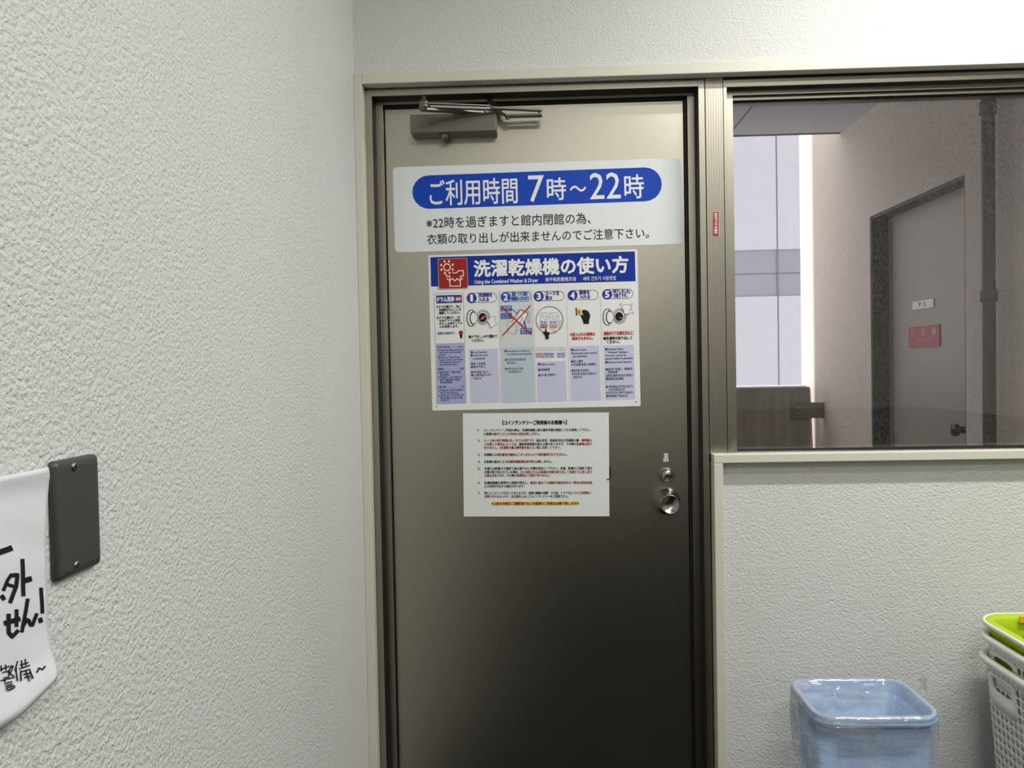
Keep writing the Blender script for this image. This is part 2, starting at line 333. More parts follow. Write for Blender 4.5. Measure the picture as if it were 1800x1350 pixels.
# ------------------------------------------------------------------ printing: flat ink on sheets
_tc = bpy.data.curves.new('type', 'FONT'); _tc.resolution_u = 2
_to = bpy.data.objects.new('type', _tc); COL.objects.link(_to)
_cache = {}
def glyphs(s):
    s_key = s
    if s_key not in _cache:
        _tc.body = s; bpy.context.view_layer.update(); dg = bpy.context.evaluated_depsgraph_get()
        me = bpy.data.meshes.new_from_object(_to.evaluated_get(dg))
        _cache[s_key] = ([(v.co.x, v.co.y) for v in me.vertices], [tuple(p.vertices) for p in me.polygons]); bpy.data.meshes.remove(me)
    return _cache[s_key]

class Sheet:
    """A rectangular sheet on the plane Y. zoom = (x0, y0, scale): drawing coordinates -> photo pixels."""
    def __init__(s, root, quad, Y, zoom, thick, m, radius=0.0, name='sheet'):
        s.zoom = zoom; W = [PY(*s.px(*q), Y) for q in quad]          # TL TR BR BL
        s.quad = quad; s.root = root
        c = (W[0] + W[1] + W[2] + W[3]) / 4; ux = (W[1] - W[0]) + (W[2] - W[3]); s.w = ux.length / 2; s.h = (W[0] - W[3]).length / 2 + (W[1] - W[2]).length / 2
        ang = math.atan2(ux.z, ux.x); root.location = (c.x, Y, c.z); root.rotation_euler = (0, -ang, 0)
        s.t = thick; s.layers = {}
        r = radius; pts = []
        for sx, sz, a0 in ((1, 1, 0), (-1, 1, 90), (-1, -1, 180), (1, -1, 270)):
            for k in range(7 if r else 1):
                a = math.radians(a0 + (k * 15 if r else 45)); q = r
                pts.append((sx * (s.w / 2 - q) + q * math.cos(a) * (1 if r else 0), sz * (s.h / 2 - q) + q * math.sin(a) * (1 if r else 0)))
        b = MB(); n = len(pts)
        b.add([(x, -thick, z) for x, z in pts] + [(x, 0, z) for x, z in pts], [tuple(range(n))[::-1], tuple(range(n, 2 * n))] + [(i, (i + 1) % n, n + (i + 1) % n, n + i) for i in range(n)], m)
        s.body = b.build(name, root)
    def px(s, zx, zy): return (s.zoom[0] + zx / s.zoom[2], s.zoom[1] + zy / s.zoom[2])
    def uv(s, zx, zy):
        (x0, y0), (x1, y1), (x2, y2), (x3, y3) = s.quad; u, v = 0.5, 0.5
        for _ in range(8):
            X_ = (1 - v) * ((1 - u) * x0 + u * x1) + v * ((1 - u) * x3 + u * x2) - zx; Y_ = (1 - v) * ((1 - u) * y0 + u * y1) + v * ((1 - u) * y3 + u * y2) - zy
            a = (1 - v) * (x1 - x0) + v * (x2 - x3); b = (1 - u) * (x3 - x0) + u * (x2 - x1); c = (1 - v) * (y1 - y0) + v * (y2 - y3); d = (1 - u) * (y3 - y0) + u * (y2 - y1)
            det = a * d - b * c; u -= (X_ * d - b * Y_) / det; v -= (a * Y_ - c * X_) / det
        return u, v
    def L(s, zx, zy): u, v = s.uv(zx, zy); return ((u - 0.5) * s.w, (0.5 - v) * s.h)
    def k(s): return s.w / (abs(s.quad[1][0] - s.quad[0][0]) / 2 + abs(s.quad[2][0] - s.quad[3][0]) / 2)      # metres per drawing unit
    n_ = 0
    def yl(s, lay): s.n_ += 1; return -s.t - 0.00022 * lay - 0.000007 * (s.n_ % 28)      # every print pass lies a hair above the last
    def mb(s, part): return s.layers.setdefault(part, MB())
    def flat(s, part, pts, m, lay=1):
        y = s.yl(lay); s.mb(part).add([(x, y, z) for x, z in pts], [tuple(range(len(pts)))], m)
    def poly(s, part, zp, m, lay=1): s.flat(part, [s.L(*p) for p in zp][::-1], m, lay)
    def ribbon(s, part, zp, wz, m, lay=2, closed=False):
        P = [Vector(s.L(*p)) for p in zp]; h = wz * s.k() / 2; n = len(P); A = []; B = []
        for i in range(n):
            p0 = P[(i - 1) % n] if closed or i else P[0]; p1 = P[(i + 1) % n] if closed or i < n - 1 else P[-1]
            d = (p1 - p0); d = d.normalized() if d.length > 1e-9 else Vector((1, 0)); nn = Vector((-d.y, d.x)); A.append(P[i] + nn * h); B.append(P[i] - nn * h)
        y = s.yl(lay)
        vs = [(p.x, y, p.y) for p in A + B]; s.mb(part).add(vs, [(i, (i + 1) % n, n + (i + 1) % n, n + i) for i in range(n if closed else n - 1)], m)
    def segs(s, part, zp, wz, m, lay=2, closed=False):       # straight strokes with square joints
        q = list(zp) + ([zp[0]] if closed else [])
        for a, b_ in zip(q, q[1:]):
            d = Vector((b_[0] - a[0], b_[1] - a[1])); d = d.normalized() * (wz * 0.45) if d.length else Vector((0, 0))
            s.ribbon(part, [(a[0] - d.x, a[1] - d.y), (b_[0] + d.x, b_[1] + d.y)], wz, m, lay)
    def ell(s, part, cx, cy, rx, ry, m, lay=1, rot=0, n=40):
        s.poly(part, [(cx + rx * math.cos(t) * math.cos(rot) - ry * math.sin(t) * math.sin(rot), cy + rx * math.cos(t) * math.sin(rot) + ry * math.sin(t) * math.cos(rot)) for t in [2 * PI * i / n for i in range(n)]], m, lay)
    def ring(s, part, cx, cy, rx, ry, wz, m, lay=2, n=44):
        s.ribbon(part, [(cx + rx * math.cos(2 * PI * i / n), cy + ry * math.sin(2 * PI * i / n)) for i in range(n)], wz, m, lay, True)
    def pill(s, part, x0, y0, x1, y1, r, m, lay=1, outline=0, n=10):
        """capsule whose centre line runs from (x0,y0) to (x1,y1)"""
        a = math.atan2(y1 - y0, x1 - x0); pts = [(x1 + r * math.cos(a - PI / 2 + PI * i / n), y1 + r * math.sin(a - PI / 2 + PI * i / n)) for i in range(n + 1)] + [(x0 + r * math.cos(a + PI / 2 + PI * i / n), y0 + r * math.sin(a + PI / 2 + PI * i / n)) for i in range(n + 1)]
        if outline: s.ribbon(part, pts, outline, m, lay, True)
        else: s.poly(part, pts, m, lay)
    def text(s, part, t, x0, y0, x1, y1, h, m, lay=3, bold=0.0, fit=False, keep=False):
        """one run of print from the left-middle point to the right-middle point, h = em height in drawing units"""
        vs, fs = glyphs(t)
        if not fs: return
        a = Vector(s.L(x0, y0)); c = Vector(s.L(x1, y1)); xs = [v[0] for v in vs]; ys = [v[1] for v in vs]
        wx = max(xs) - min(xs); H = h * s.k(); sx = (c.x - a.x) / wx
        if fit: sy = H / (max(ys) - min(ys)); mid = (max(ys) + min(ys)) / 2
        else: sy = H / 0.93; mid = 0.38
        z = (a.y + c.y) / 2; e_ = bold * s.k(); nb = 8 if bold > 1.5 else 4
        for i in range(nb if bold else 1):          # heavier type: the outline struck again a hair to each side
            ox, oz = (e_ * math.cos(i * 2 * PI / nb), e_ * math.sin(i * 2 * PI / nb)) if bold else (0, 0); y = s.yl(lay)
            s.mb(part).add([(a.x + (v[0] - min(xs)) * sx + ox, y, z + (v[1] - mid) * sy + oz) for v in vs], fs, m)
    def runs(s, part, rs, x0, y0, x1, y1, h, lay=3, bold=0.0):
        """several coloured runs sharing one line"""
        tot = ''.join(t for t, m in rs); n = sum(0.5 if c in ' .,)(' else 1 for c in tot); p = 0
        for t, m in rs:
            q = p + sum(0.5 if c in ' .,)(' else 1 for c in t)
            a = (p + 0.06) / n; c = (q - 0.06 - (0.55 if t[-1] in '。、' else 0)) / n
            s.text(part, t, x0 + (x1 - x0) * a, y0 + (y1 - y0) * a, x0 + (x1 - x0) * c, y0 + (y1 - y0) * c, h, m, lay, bold); p = q
    def done(s):
        for part, b in s.layers.items(): b.build(part.split(':')[0], s.root)
I = INK

# ---- opening hours sign
r = empty('opening_hours_sign', (0, 0, 0), 'wide white sign with blue band giving opening hours, topmost on the door', 'sign')
S = Sheet(r, [(234, 498), (1531, 459), (1540, 845), (241, 886)], YD - 0.0003, (600, 100, 2.5714), 0.0012, M_sign, 0.011, 'sign_panel')
S.pill('blue_band', 399, 611, 1373, 577, 76, I['blue'], 1)
S.text('lettering', 'ご利用時間', 402, 613, 800, 606, 116, I['white'], 2, 1.0, True)
S.text('lettering', '7', 850, 597, 920, 595, 118, I['white'], 2, 0.7, True)
S.text('lettering', '時', 934, 598, 1019, 596, 100, I['white'], 2, 1.0, True)
S.text('lettering', '〜', 1037, 597, 1110, 595, 26, I['white'], 2, 1.0, True)
S.text('lettering', '22', 1127, 585, 1264, 581, 116, I['white'], 2, 0.7, True)
S.text('lettering', '時', 1282, 588, 1368, 585, 106, I['white'], 2, 1.0, True)
S.text('lettering', '※22時を過ぎますと館内閉館の為、', 386, 750, 1130, 731, 51, I['text'], 2, 0.3)
S.text('lettering', '衣類の取り出しが出来ませんのでご注意下さい。', 388, 823, 1392, 798, 48, I['text'], 2, 0.3)
S.done()

# ---- washer dryer poster
r = empty('instruction_poster', (0, 0, 0), 'white and blue washer dryer instruction poster with five steps on the door', 'poster')
S = Sheet(r, [(60, 86), (1713, 36), (1735, 1278), (88, 1312)], YD - 0.0003, (740, 430, 4.5), 0.0012, M_poster, 0.004, 'poster_sheet')
T = lambda *a, **k: S.text('lettering', *a, **k)
S.poly('title_band', [(77, 101), (1693, 53), (1698, 288), (82, 332)], I['navy'])
T('洗濯乾燥機の使い方', 425, 190, 1638, 156, 128, I['white'], bold=4.6)
T('Using the Combined Washer & Dryer', 428, 290, 932, 282, 40, I['white'], bold=0.7)
T('洗干机的使用方法', 988, 276, 1230, 271, 34, I['white'], bold=0.4); T('세탁 건조기 사용방법', 1285, 268, 1542, 264, 34, I['white'], bold=0.2)
# drum rinse box
S.poly('panels', [(122, 782), (343, 775), (357, 1250), (127, 1256)], I['drumlilac'], 1)
S.segs('panels', [(106, 386), (338, 379), (358, 1251), (125, 1258)], 2.2, I['grey'], 2, True)
S.poly('panels', [(122, 402), (326, 396), (328, 458), (124, 465)], I['circle'], 1)
T('ドラム洗浄', 132, 434, 266, 430, 40, I['white'], bold=1.6)
S.poly('panels', [(276, 413), (321, 411), (322, 447), (277, 449)], I['red'], 2); T('無料', 280, 430, 318, 429, 26, I['white'], bold=0.6)
for i, (t, x0, x1) in enumerate([('①ドアを開けて、中に', 124, 316), ('洗濯物がないことを', 144, 320), ('確認してください。', 145, 312)]):
    T(t, x0, 491 + i * 24, x1, 489 + i * 24, 22, I['black'], bold=0.7)
for i, (t, x0, x1) in enumerate([('②ドアを閉めて、1分', 127, 314), ('以内に｢ドラム洗浄', 147, 312), ('ボタン｣を押すとドラ', 146, 327), ('ムを洗浄します。', 147, 300)]):
    T(t, x0, 578 + i * 23.5, x1, 573 + i * 23.5, 21, I['black'], bold=0.7)
PIC = 'pictogram:bulb'
S.pill(PIC, 140, 701, 264, 697, 11, I['lilac'], 1); S.pill(PIC, 140, 701, 156, 700.5, 10, I['circle'], 2)
T('無料', 134, 701, 160, 700, 13, I['white']); T('ドラム洗浄ボタン', 168, 700, 268, 697, 15, I['circle'], bold=0.5)
S.ell(PIC, 318, 696, 17, 18, I['bulb'], 1); S.poly(PIC, [(307, 712), (330, 711), (329, 732), (321, 746), (312, 733)], I['black'], 1)
for i, (t, x0, x1) in enumerate([('Drum Rinsing', 130, 230), ('①Open the door and check', 133, 334), ('that there is no laundry', 147, 318), ('inside.', 147, 198), ('②Press the “Drum Rinse”', 134, 316), ('button within one minute', 147, 336), ('of closing the door to', 148, 314), ('rinse the the drum.', 148, 290)]):
    y = [806, 832, 851, 870, 890, 909, 928, 947][i]; T(t, x0, y, x1, y - 4, 20, I['small'], bold=0.2)
T('Free', 302, 803, 334, 802, 17, I['text'])
T('桶清洗', 134, 983, 180, 982, 17, I['small'], bold=0.2); T('免费', 310, 979, 338, 978, 16, I['text'])
for i, (t, x0, x1) in enumerate([('①请打开机门，确认内部', 133, 312), ('无洗涤物。', 150, 226), ('②关闭机门，在1分钟之内', 134, 324), ('按下“桶清洗”按钮，', 151, 314), ('开始清洗滚筒。', 151, 250)]):
    T(t, x0, 1010 + i * 20, x1, 1006 + i * 20, 18, I['small'], bold=0.2)
T('드럼 세척', 136, 1124, 196, 1123, 16, I['text'], bold=0.3); T('무료', 316, 1121, 342, 1120, 15, I['text'])
for i, (t, x0, x1) in enumerate([('①도어를 열고 내부에 세탁물이', 137, 334), ('없는지 확인하십시오', 152, 300), ('②도어를 닫고 1분 이내에 드럼', 138, 336), ('세척 버튼을 누르면 드럼을', 153, 328), ('세척합니다', 153, 224)]):
    T(t, x0, 1152 + i * 20, x1, 1147 + i * 20, 17, I['small'], bold=0.2)
for x0, y0, x1, y1 in ((130, 816, 334, 811), (134, 993, 340, 988), (136, 1134, 342, 1130)): S.ribbon('panels', [(x0, y0), (x1, y1)], 1.2, I['grey'], 2)
# columns
S.poly('panels', [(624, 366), (882, 358), (906, 1243), (640, 1250)], I['greybg'], 1); S.poly('panels', [(643, 815), (890, 806), (904, 1242), (648, 1250)], I['bluegrey'], 2)
for q in ([(383, 827), (611, 818), (625, 1245), (395, 1252)], [(918, 925), (1147, 919), (1156, 1237), (925, 1243)], [(1178, 803), (1410, 797), (1425, 1231), (1187, 1237)], [(1446, 798), (1682, 793), (1694, 1223), (1456, 1230)]): S.poly('panels', q, I['lilac'], 1)
for (x0, y0, x1, y1) in ((620, 372, 634, 1250), (888, 365, 912, 1244), (1156, 425, 1176, 1236), (1421, 420, 1441, 1230)):
    n = 60
    for i in range(n):
        a, c = i / n, (i + 0.45) / n; S.ribbon('panels', [(x0 + (x1 - x0) * a, y0 + (y1 - y0) * a), (x0 + (x1 - x0) * c, y0 + (y1 - y0) * c)], 3, I['grey'], 3)
heads = [(405, 422, 568, 417, '1', '洗濯物を', '入れる', 460, 568, 459, 542), (675, 415, 836, 409, '2', '洗剤・ソフト剤は', '自動投入されます', 722, 846, 720, 858), (936, 408, 1099, 403, '3', 'コースを', '選ぶ', 988, 1098, 989, 1042),
         (1203, 400, 1368, 396, '4', '硬貨を', '入れる', 1256, 1338, 1257, 1340), (1475, 392, 1639, 387, '5', '｢終了しました｣', 'で終了です。', 1520, 1652, 1524, 1634)]
for i, (cx, cy, ex, ey, nm, a, c, ax0, ax1, cx0, cx1) in enumerate(heads):
    two = i == 1; S.pill('step_headings', cx, cy - 2, ex, ey, 37, I['circle2'] if two else I['text'], 2, 4.5 if two else 3.0)
    S.ell('step_headings', cx, cy, 39, 40, I['circle2'] if two else I['circle'], 3); S.text('step_headings', nm, cx - (9 if nm == '1' else 15), cy, cx + (7 if nm == '1' else 15), cy, 50, I['white'], 4, 3.2, True)
    m = I['circle2'] if two else I['circle']; dy = (ey - cy) / (ex - cx); f = lambda x: cy - 4 + (x - cx) * dy
    T(a, ax0, f(ax0) - 17, ax1, f(ax1) - 17, 32, m, bold=1.5); T(c, cx0, f(cx0) + 17, cx1, f(cx1) + 17, 32, m, bold=1.5)
# pictograms
def washer(x, y, s_=1.0):
    S.ell(PIC, x + 8, y - 2, 44, 66, I['white'], 1); S.ring(PIC, x, y, 33, 64, 4, I['black']); S.ring(PIC, x + 9, y, 36, 66, 3, I['black'])
    S.ell(PIC, x + 18, y, 28, 52, I['black'], 3); S.ell(PIC, x + 22, y, 24, 44, I['white'], 4); S.ell(PIC, x + 8, y, 10, 40, I['grey'], 3)
    S.ring(PIC, x + 96, y - 6, 53, 58, 3.5, I['black']); S.ell(PIC, x + 96, y - 6, 44, 48, I['black'], 3); S.ell(PIC, x + 96, y - 6, 39, 43, I['white'], 4); S.ell(PIC, x + 94, y - 4, 32, 36, I['black'], 5)
PIC = 'pictogram:1'
washer(398, 580)
S.ribbon(PIC, [(536, 566), (520, 564), (502, 570), (488, 580)], 9, I['pink'], 6); S.poly(PIC, [(472, 590), (494, 564), (500, 590)], I['pink'], 6)
sh = [(520, 595), (545, 585), (553, 566), (563, 575), (577, 573), (590, 565), (588, 588), (602, 628), (560, 657), (536, 612)]
S.poly(PIC, sh, I['white'], 7); S.segs(PIC, sh, 2.5, I['grey'], 8, True)
T('■ドアをしっかり閉めて', 382, 728, 606, 722, 26, I['black'], bold=0.9); T('ください。', 406, 757, 500, 755, 24, I['black'], bold=0.9)
PIC = 'pictogram:2'
# step 2: crossed out detergent drawer
for (x0, y0, x1, y1, a, c) in ((635, 484, 722, 528, '液体洗剤', '注入口'), (635, 540, 722, 588, 'ソフター', '注入口'), (790, 660, 880, 708, '粉末洗剤', '投入口')):
    S.poly(PIC, [(x0, y0), (x1, y0 - 3), (x1 + 1, y1 - 3), (x0 + 1, y1)], I['tag'], 3); T(a, x0 + 8, y0 + 13, x1 - 8, y0 + 11, 18, I['bluegrey'], bold=0.5, lay=4); T(c, x0 + 12, y0 + 33, x1 - 20, y0 + 31, 17, I['bluegrey'], bold=0.4, lay=4)
S.ribbon(PIC, [(722, 508), (768, 545)], 6, I['tag'], 3); S.ribbon(PIC, [(820, 600), (836, 662)], 10, I['tag'], 3)
S.segs(PIC, [(688, 605), (716, 604), (762, 640), (752, 712), (690, 690)], 2.2, I['grey'], 3, True)
S.poly(PIC, [(735, 602), (790, 520), (846, 545), (800, 640)], I['white'], 3); S.segs(PIC, [(722, 606), (786, 512), (852, 544), (800, 648)], 4, I['black'], 4)
S.segs(PIC, [(786, 512), (776, 545), (752, 590)], 4, I['grey'], 4); S.segs(PIC, [(852, 544), (850, 612), (860, 620), (866, 560)], 3, I['grey'], 4); S.segs(PIC, [(776, 520), (800, 510), (860, 532), (872, 545)], 3, I['grey'], 4)
S.segs(PIC, [(808, 575), (786, 625)], 6, I['grey'], 4); S.segs(PIC, [(760, 650), (756, 690), (776, 668)], 2.5, I['grey'], 4)
S.segs(PIC, [(640, 488), (876, 708)], 10, I['red'], 6); S.segs(PIC, [(868, 484), (652, 714)], 10, I['red'], 6)
PIC = 'pictogram:3'
# step 3: buttons in a round window, hand
S.ell(PIC, 1021, 595, 105, 104, I['white'], 2); S.ring(PIC, 1021, 595, 106, 106, 4, I['black'], 6)
for x0, x1, m in ((946, 1003, I['darkred']), (1020, 1080, I['orange'])):
    S.segs(PIC, [(x0, 540), (x1, 539), (x1 + 1, 660), (x0 + 1, 661)], 2.4, I['grey'], 4, True)
    S.poly(PIC, [(x0 + 2, 600), (x1 - 1, 599), (x1 - 1, 660), (x0 + 2, 661)], I['lilac'], 3)
    S.poly(PIC, [(x0 + 6, 632), (x1 - 5, 631), (x1 - 5, 655), (x0 + 6, 656)], m, 4); S.ell(PIC, x0 + 19, 643, 6, 6, I['cream'], 5); S.ell(PIC, x1 - 18, 643, 6, 6, I['cream'], 5)
    S.ring(PIC, x0 + 18, 563, 11, 11, 2, I['grey'], 4); S.segs(PIC, [(x0 + 22, 578), (x0 + 26, 590), (x0 + 46, 590), (x0 + 48, 566), (x0 + 34, 566)], 2, I['grey'], 4); T('洗・乾', x0 + 10, 614, x1 - 10, 613, 18, I['circle'], bold=0.3, lay=4)
S.poly(PIC, [(1096, 598), (1120, 597), (1117, 640), (1100, 668), (1097, 668)], I['lilac'], 3); S.segs(PIC, [(1094, 548), (1096, 668)], 2.4, I['grey'], 4); T('15kg', 1036, 678, 1070, 677, 16, I['circle'], lay=4)
S.poly(PIC, [(962, 683), (984, 690), (987, 664), (996, 664), (998, 688), (1022, 694), (1014, 720), (1014, 746), (990, 747), (988, 724)], I['black'], 7)
PIC = 'course_icons'
# step 3: rows of course icons
for x0, n, hot in ((912, 4, 2), (1078, 2, 0)):
    for i in range(n):
        a = x0 + i * (36 if n == 4 else 33); wd = 36 if n == 4 else 33; y = 814 - 0.01 * a + 9
        S.segs(PIC, [(a, y), (a + wd, y - 1), (a + wd + 1, y + 78), (a + 1, y + 79)], 1.6, I['grey'], 4, True)
        S.poly(PIC, [(a + 1, y + 38), (a + wd - 1, y + 37), (a + wd, y + 77), (a + 2, y + 78)], I['lilac'], 2)
        S.poly(PIC, [(a + 3, y + 46), (a + wd - 3, y + 45), (a + wd - 3, y + 60), (a + 3, y + 61)], I['red'] if i < hot else I['drumlilac'], 3)
        S.segs(PIC, [(a + 9, y + 10), (a + 13, y + 24), (a + 26, y + 23), (a + 27, y + 10)], 2, I['grey'], 4); T('洗乾' if i < 2 else '乾燥', a + 6, y + 53, a + wd - 6, y + 52, 13, I['white'] if i < hot else I['circle'], lay=4)
        T('8kg', a + 7, y + 70, a + wd - 8, y + 69, 11, I['text'], lay=4)
PIC = 'pictogram:4'
# step 4: coin and hand
S.poly(PIC, [(1226, 498), (1236, 497), (1240, 558), (1230, 560)], I['black'], 2); S.poly(PIC, [(1234, 506), (1264, 503), (1276, 530), (1268, 556), (1240, 558)], I['coin'], 3); T('¥', 1240, 531, 1266, 530, 34, I['brown'], fit=True, lay=4)
S.poly(PIC, [(1262, 548), (1288, 560), (1276, 522), (1290, 513), (1318, 520), (1336, 540), (1341, 566), (1332, 600), (1331, 626), (1288, 624), (1286, 606)], I['black'], 4)
T('★投入された硬貨は', 1180, 710, 1378, 704, 26, I['red'], bold=1.1); T('返却されません。', 1198, 741, 1362, 737, 26, I['red'], bold=1.1)
PIC = 'pictogram:5'
# step 5
washer(1474, 572)
S.ribbon(PIC, [(1568, 580), (1600, 576), (1616, 566)], 6, I['pink'], 7)
sh = [(1588, 492), (1602, 474), (1640, 472), (1664, 488), (1668, 506), (1652, 510), (1650, 545), (1606, 548), (1604, 512), (1592, 512)]
S.poly(PIC, sh, I['white'], 7); S.segs(PIC, sh, 3, I['grey'], 8, True)
for x, y in ((1580, 470), (1670, 468), (1674, 538)): S.segs(PIC, [(x - 9, y), (x + 9, y)], 2.5, I['grey'], 8); S.segs(PIC, [(x, y - 10), (x, y + 10)], 2.5, I['grey'], 8)
S.segs('panels', [(1442, 688), (1681, 682), (1681, 710), (1443, 716)], 1.8, I['red'], 2, True); T('運転中ドアは開きません', 1450, 702, 1673, 696, 24, I['red'], bold=1.0)
T('■洗濯物を取り出して', 1446, 741, 1672, 735, 26, I['black'], bold=0.9); T('ください。', 1472, 769, 1570, 766, 24, I['black'], bold=0.9)
# small print
for rows in ([('❶Load laundry', 396, 526, 848), ('■Close the door', 396, 538, 872), ('completely', 414, 510, 897), ('❶放入洗涤物', 398, 510, 940), ('■请关严机门。', 398, 518, 965), ('❶세탁물을 넣는다', 398, 536, 1006), ('■도어를 확실히 닫아', 400, 558, 1030), ('주십시오', 418, 482, 1056)],
             [('❷Detergent and softener', 664, 864, 838), ('are loaded automatically', 682, 876, 862), ('❷洗涤剂和柔顺剂会', 667, 834, 908), ('自动投入。', 684, 766, 934), ('❷세제 섬유유연제는', 668, 818, 980), ('자동투입됩니다', 688, 802, 1004)],
             [('❸Select course', 928, 1062, 943), ('❸选择程序', 930, 1024, 988), ('❸코스를 선택한다', 931, 1070, 1030)],
             [('❹Insert coins', 1188, 1308, 829), ('★Inserted coins cannot', 1190, 1394, 855), ('be refunded.', 1206, 1318, 880), ('❹投入硬币', 1190, 1284, 922), ('★不会退还投入的硬币。', 1192, 1392, 946), ('❹동전을 투입한다', 1192, 1332, 994), ('★투입된 동전은 반환되지', 1194, 1384, 1020), ('않습니다', 1206, 1276, 1046)],
             [('❺Finished when', 1457, 1600, 824), ('“Finished” displays.', 1474, 1636, 848), ('The door cannot be', 1458, 1622, 873), ('opened while in operation', 1458, 1674, 897), ('■Remove your laundry.', 1460, 1670, 926), ('❺显示“完成”，即表示', 1461, 1674, 983), ('完成运转', 1478, 1556, 1008), ('运转过程中无法打开机门', 1464, 1678, 1034), ('■请取出洗涤物。', 1464, 1606, 1060), ('❺“종료했습니다”라는 표시가', 1464, 1674, 1122), ('나오면 종료입니다', 1484, 1612, 1146), ('운전 중 도어는 열리지 않습니다', 1464, 1676, 1170), ('■세탁물을 꺼내십시오', 1468, 1636, 1196)]):
    for t, x0, x1, y in rows: T(t, x0, y + 2, x1, y - 2, 21, I['small'], bold=0.3)
S.ell('panels', 121, 1280, 4, 4, I['text'], 2); S.ell('panels', 1699, 1244, 5, 5, I['text'], 2)
# red raised badge
S.done()
r2 = r; S0 = S
def badge():
    o = bpy.data.objects.new('red_badge', None); COL.objects.link(o)
    B = Sheet(o, [(170, 180), (795, 160), (818, 790), (190, 820)], YD - 0.0018, (755, 440, 12.0), 0.0022, I['plum'], 0.0045, 'badge_plate')
    B.poly('badge_face', [(186, 240), (186, 215), (200, 196), (225, 191), (745, 174), (772, 180), (786, 205), (803, 745), (796, 775), (770, 788), (250, 806), (220, 800), (204, 772)], I['iconred'], 1)
    g = I['cream']
    B.ring('drying_symbol', 372, 360, 70, 72, 24, g, 2)
    for x, y in ((320, 238), (417, 236), (490, 306), (493, 408), (425, 480), (326, 482), (254, 412), (250, 312)): B.ell('drying_symbol', x, y, 20, 27, g, 2)
    B.ribbon('drying_symbol', [(480, 465), (510, 480), (545, 482), (580, 470), (605, 440), (630, 434)], 20, g, 2)
    B.segs('drying_symbol', [(610, 434), (716, 432), (718, 540), (655, 545), (652, 755), (434, 760), (430, 548), (358, 550), (358, 505)], 20, g, 3)
    B.segs('drying_symbol', [(372, 598), (420, 640), (490, 600), (540, 650), (585, 598), (640, 640), (698, 590)], 20, g, 3)
    B.done(); return o
bd = badge()
lo = Vector(bd.location); bd.location = (0, 0, 0)
# parent the badge pieces to the poster as one raised part with its print as sub-parts
bm_plate = [c for c in bd.children if c.name.startswith('badge_plate')][0]
rp = Vector(r.location); mats_ = Matrix.Translation(lo) @ Matrix.Rotation(bd.rotation_euler.y, 4, 'Y')
inv = (Matrix.Translation(rp) @ Matrix.Rotation(r.rotation_euler.y, 4, 'Y')).inverted()
kids = [c for c in bd.children if c is not bm_plate]
bm_plate.name = 'red_badge_plate'; bm_plate.parent = r; bm_plate.matrix_parent_inverse = Matrix(); bm_plate.matrix_basis = inv @ mats_
tag(bm_plate, 'raised red badge with white sun and laundry symbol')
for c in kids: c.parent = bm_plate; c.matrix_parent_inverse = Matrix()
bpy.data.objects.remove(bd)

# ---- notice for users
r = empty('user_notice', (0, 0, 0), 'plain white paper notice with seven numbered rules, lowest on the door', 'notice')
S = Sheet(r, [(85, 42), (1670, 30), (1690, 1164), (94, 1165)], YD - 0.0003, (800, 720, 6.2069), 0.0005, M_paper, 0.0, 'paper_sheet')
K, Rd = I['black'], I['darkred']
S.text('lettering', '【コインランドリーご利用者のお客様へ】', 520, 143, 1216, 137, 46, K, bold=2.0)
rows = [
 (222, 313, 1490, [('コインランドリーご利用の際は、洗濯乾燥機上部の操作手順を熟読してから使用して下さい。', K)]),
 (264, 315, 940, [('お客様の', K), ('操作ミスによる料金の返金は致しません。', Rd)]),
 (335, 315, 1492, [('コース毎の表示時間はあくまでも目安です。', Rd), ('脱水状況、乾燥状況及び洗濯物の量、', K), ('標準量以', Rd)]),
 (375, 316, 1494, [('上洗濯した場合)', Rd), ('によっては、運転使用時間を超える事がありますが、その際の', K), ('苦情等は受け', Rd)]),
 (413, 316, 1170, [('付けません。※洗濯物の量は標準量を超えない様に注意して下さい。', Rd)]),
 (489, 317, 1244, [('洗濯機には', K), ('領収書発行機能はございませんので領収書発行はできません。', Rd)]),
 (566, 317, 1080, [('お客様の都合による', K), ('洗濯乾燥機運転途中停止', Rd), ('は致しません。', K)]),
 (640, 318, 1500, [('洗濯又は乾燥の工程終了後は速やかに衣類を取出して下さい。洗濯、乾燥の工程終了後も', K)]),
 (680, 319, 1500, [('衣類が取り残されている場合、', K), ('次に利用されるお客様が衣類を取り出して洗濯カゴに移し変え', Rd)]),
 (717, 319, 1056, [('る場合', Rd), ('があります。その際の', K), ('苦情等は一切受け付けません。', Rd)]),
 (796, 319, 1502, [('洗濯乾燥機を使用中に故障が発生し、', K), ('復旧に務めても機器が復旧出来ない場合は料金返金', Rd)]),
 (834, 319, 776, [('の', Rd), ('上利用を中止する場合があります。', K)]),
 (908, 320, 1503, [('常にメンテナンスを行っておりますが、洗剤の機器の故障、その他、トラブルについての', K), ('苦情は一', Rd)]),
 (946, 320, 1256, [('切受け付けませんので、自己責任において', Rd), ('コインランドリーをご利用下さい。', K)])]
for y, x0, x1, rs in rows: S.runs('lettering', rs, x0, y + 1, x1, y - 2, 31, 3, 0.7)
for n_, y in zip('1234567', (224, 337, 491, 567, 643, 796, 910)): S.text('lettering', n_ + '.', 250, y, 277, y, 24, K, 3, 0.5, True)
S.poly('highlight', [(400, 1006), (1356, 1002), (1356, 1040), (400, 1042)], I['yellow'], 1)
S.text('lettering', '※上記の内容をご理解頂けないお客様のご利用はお断り致します※', 402, 1024, 1354, 1021, 34, I['brown'], bold=1.5)
S.done()

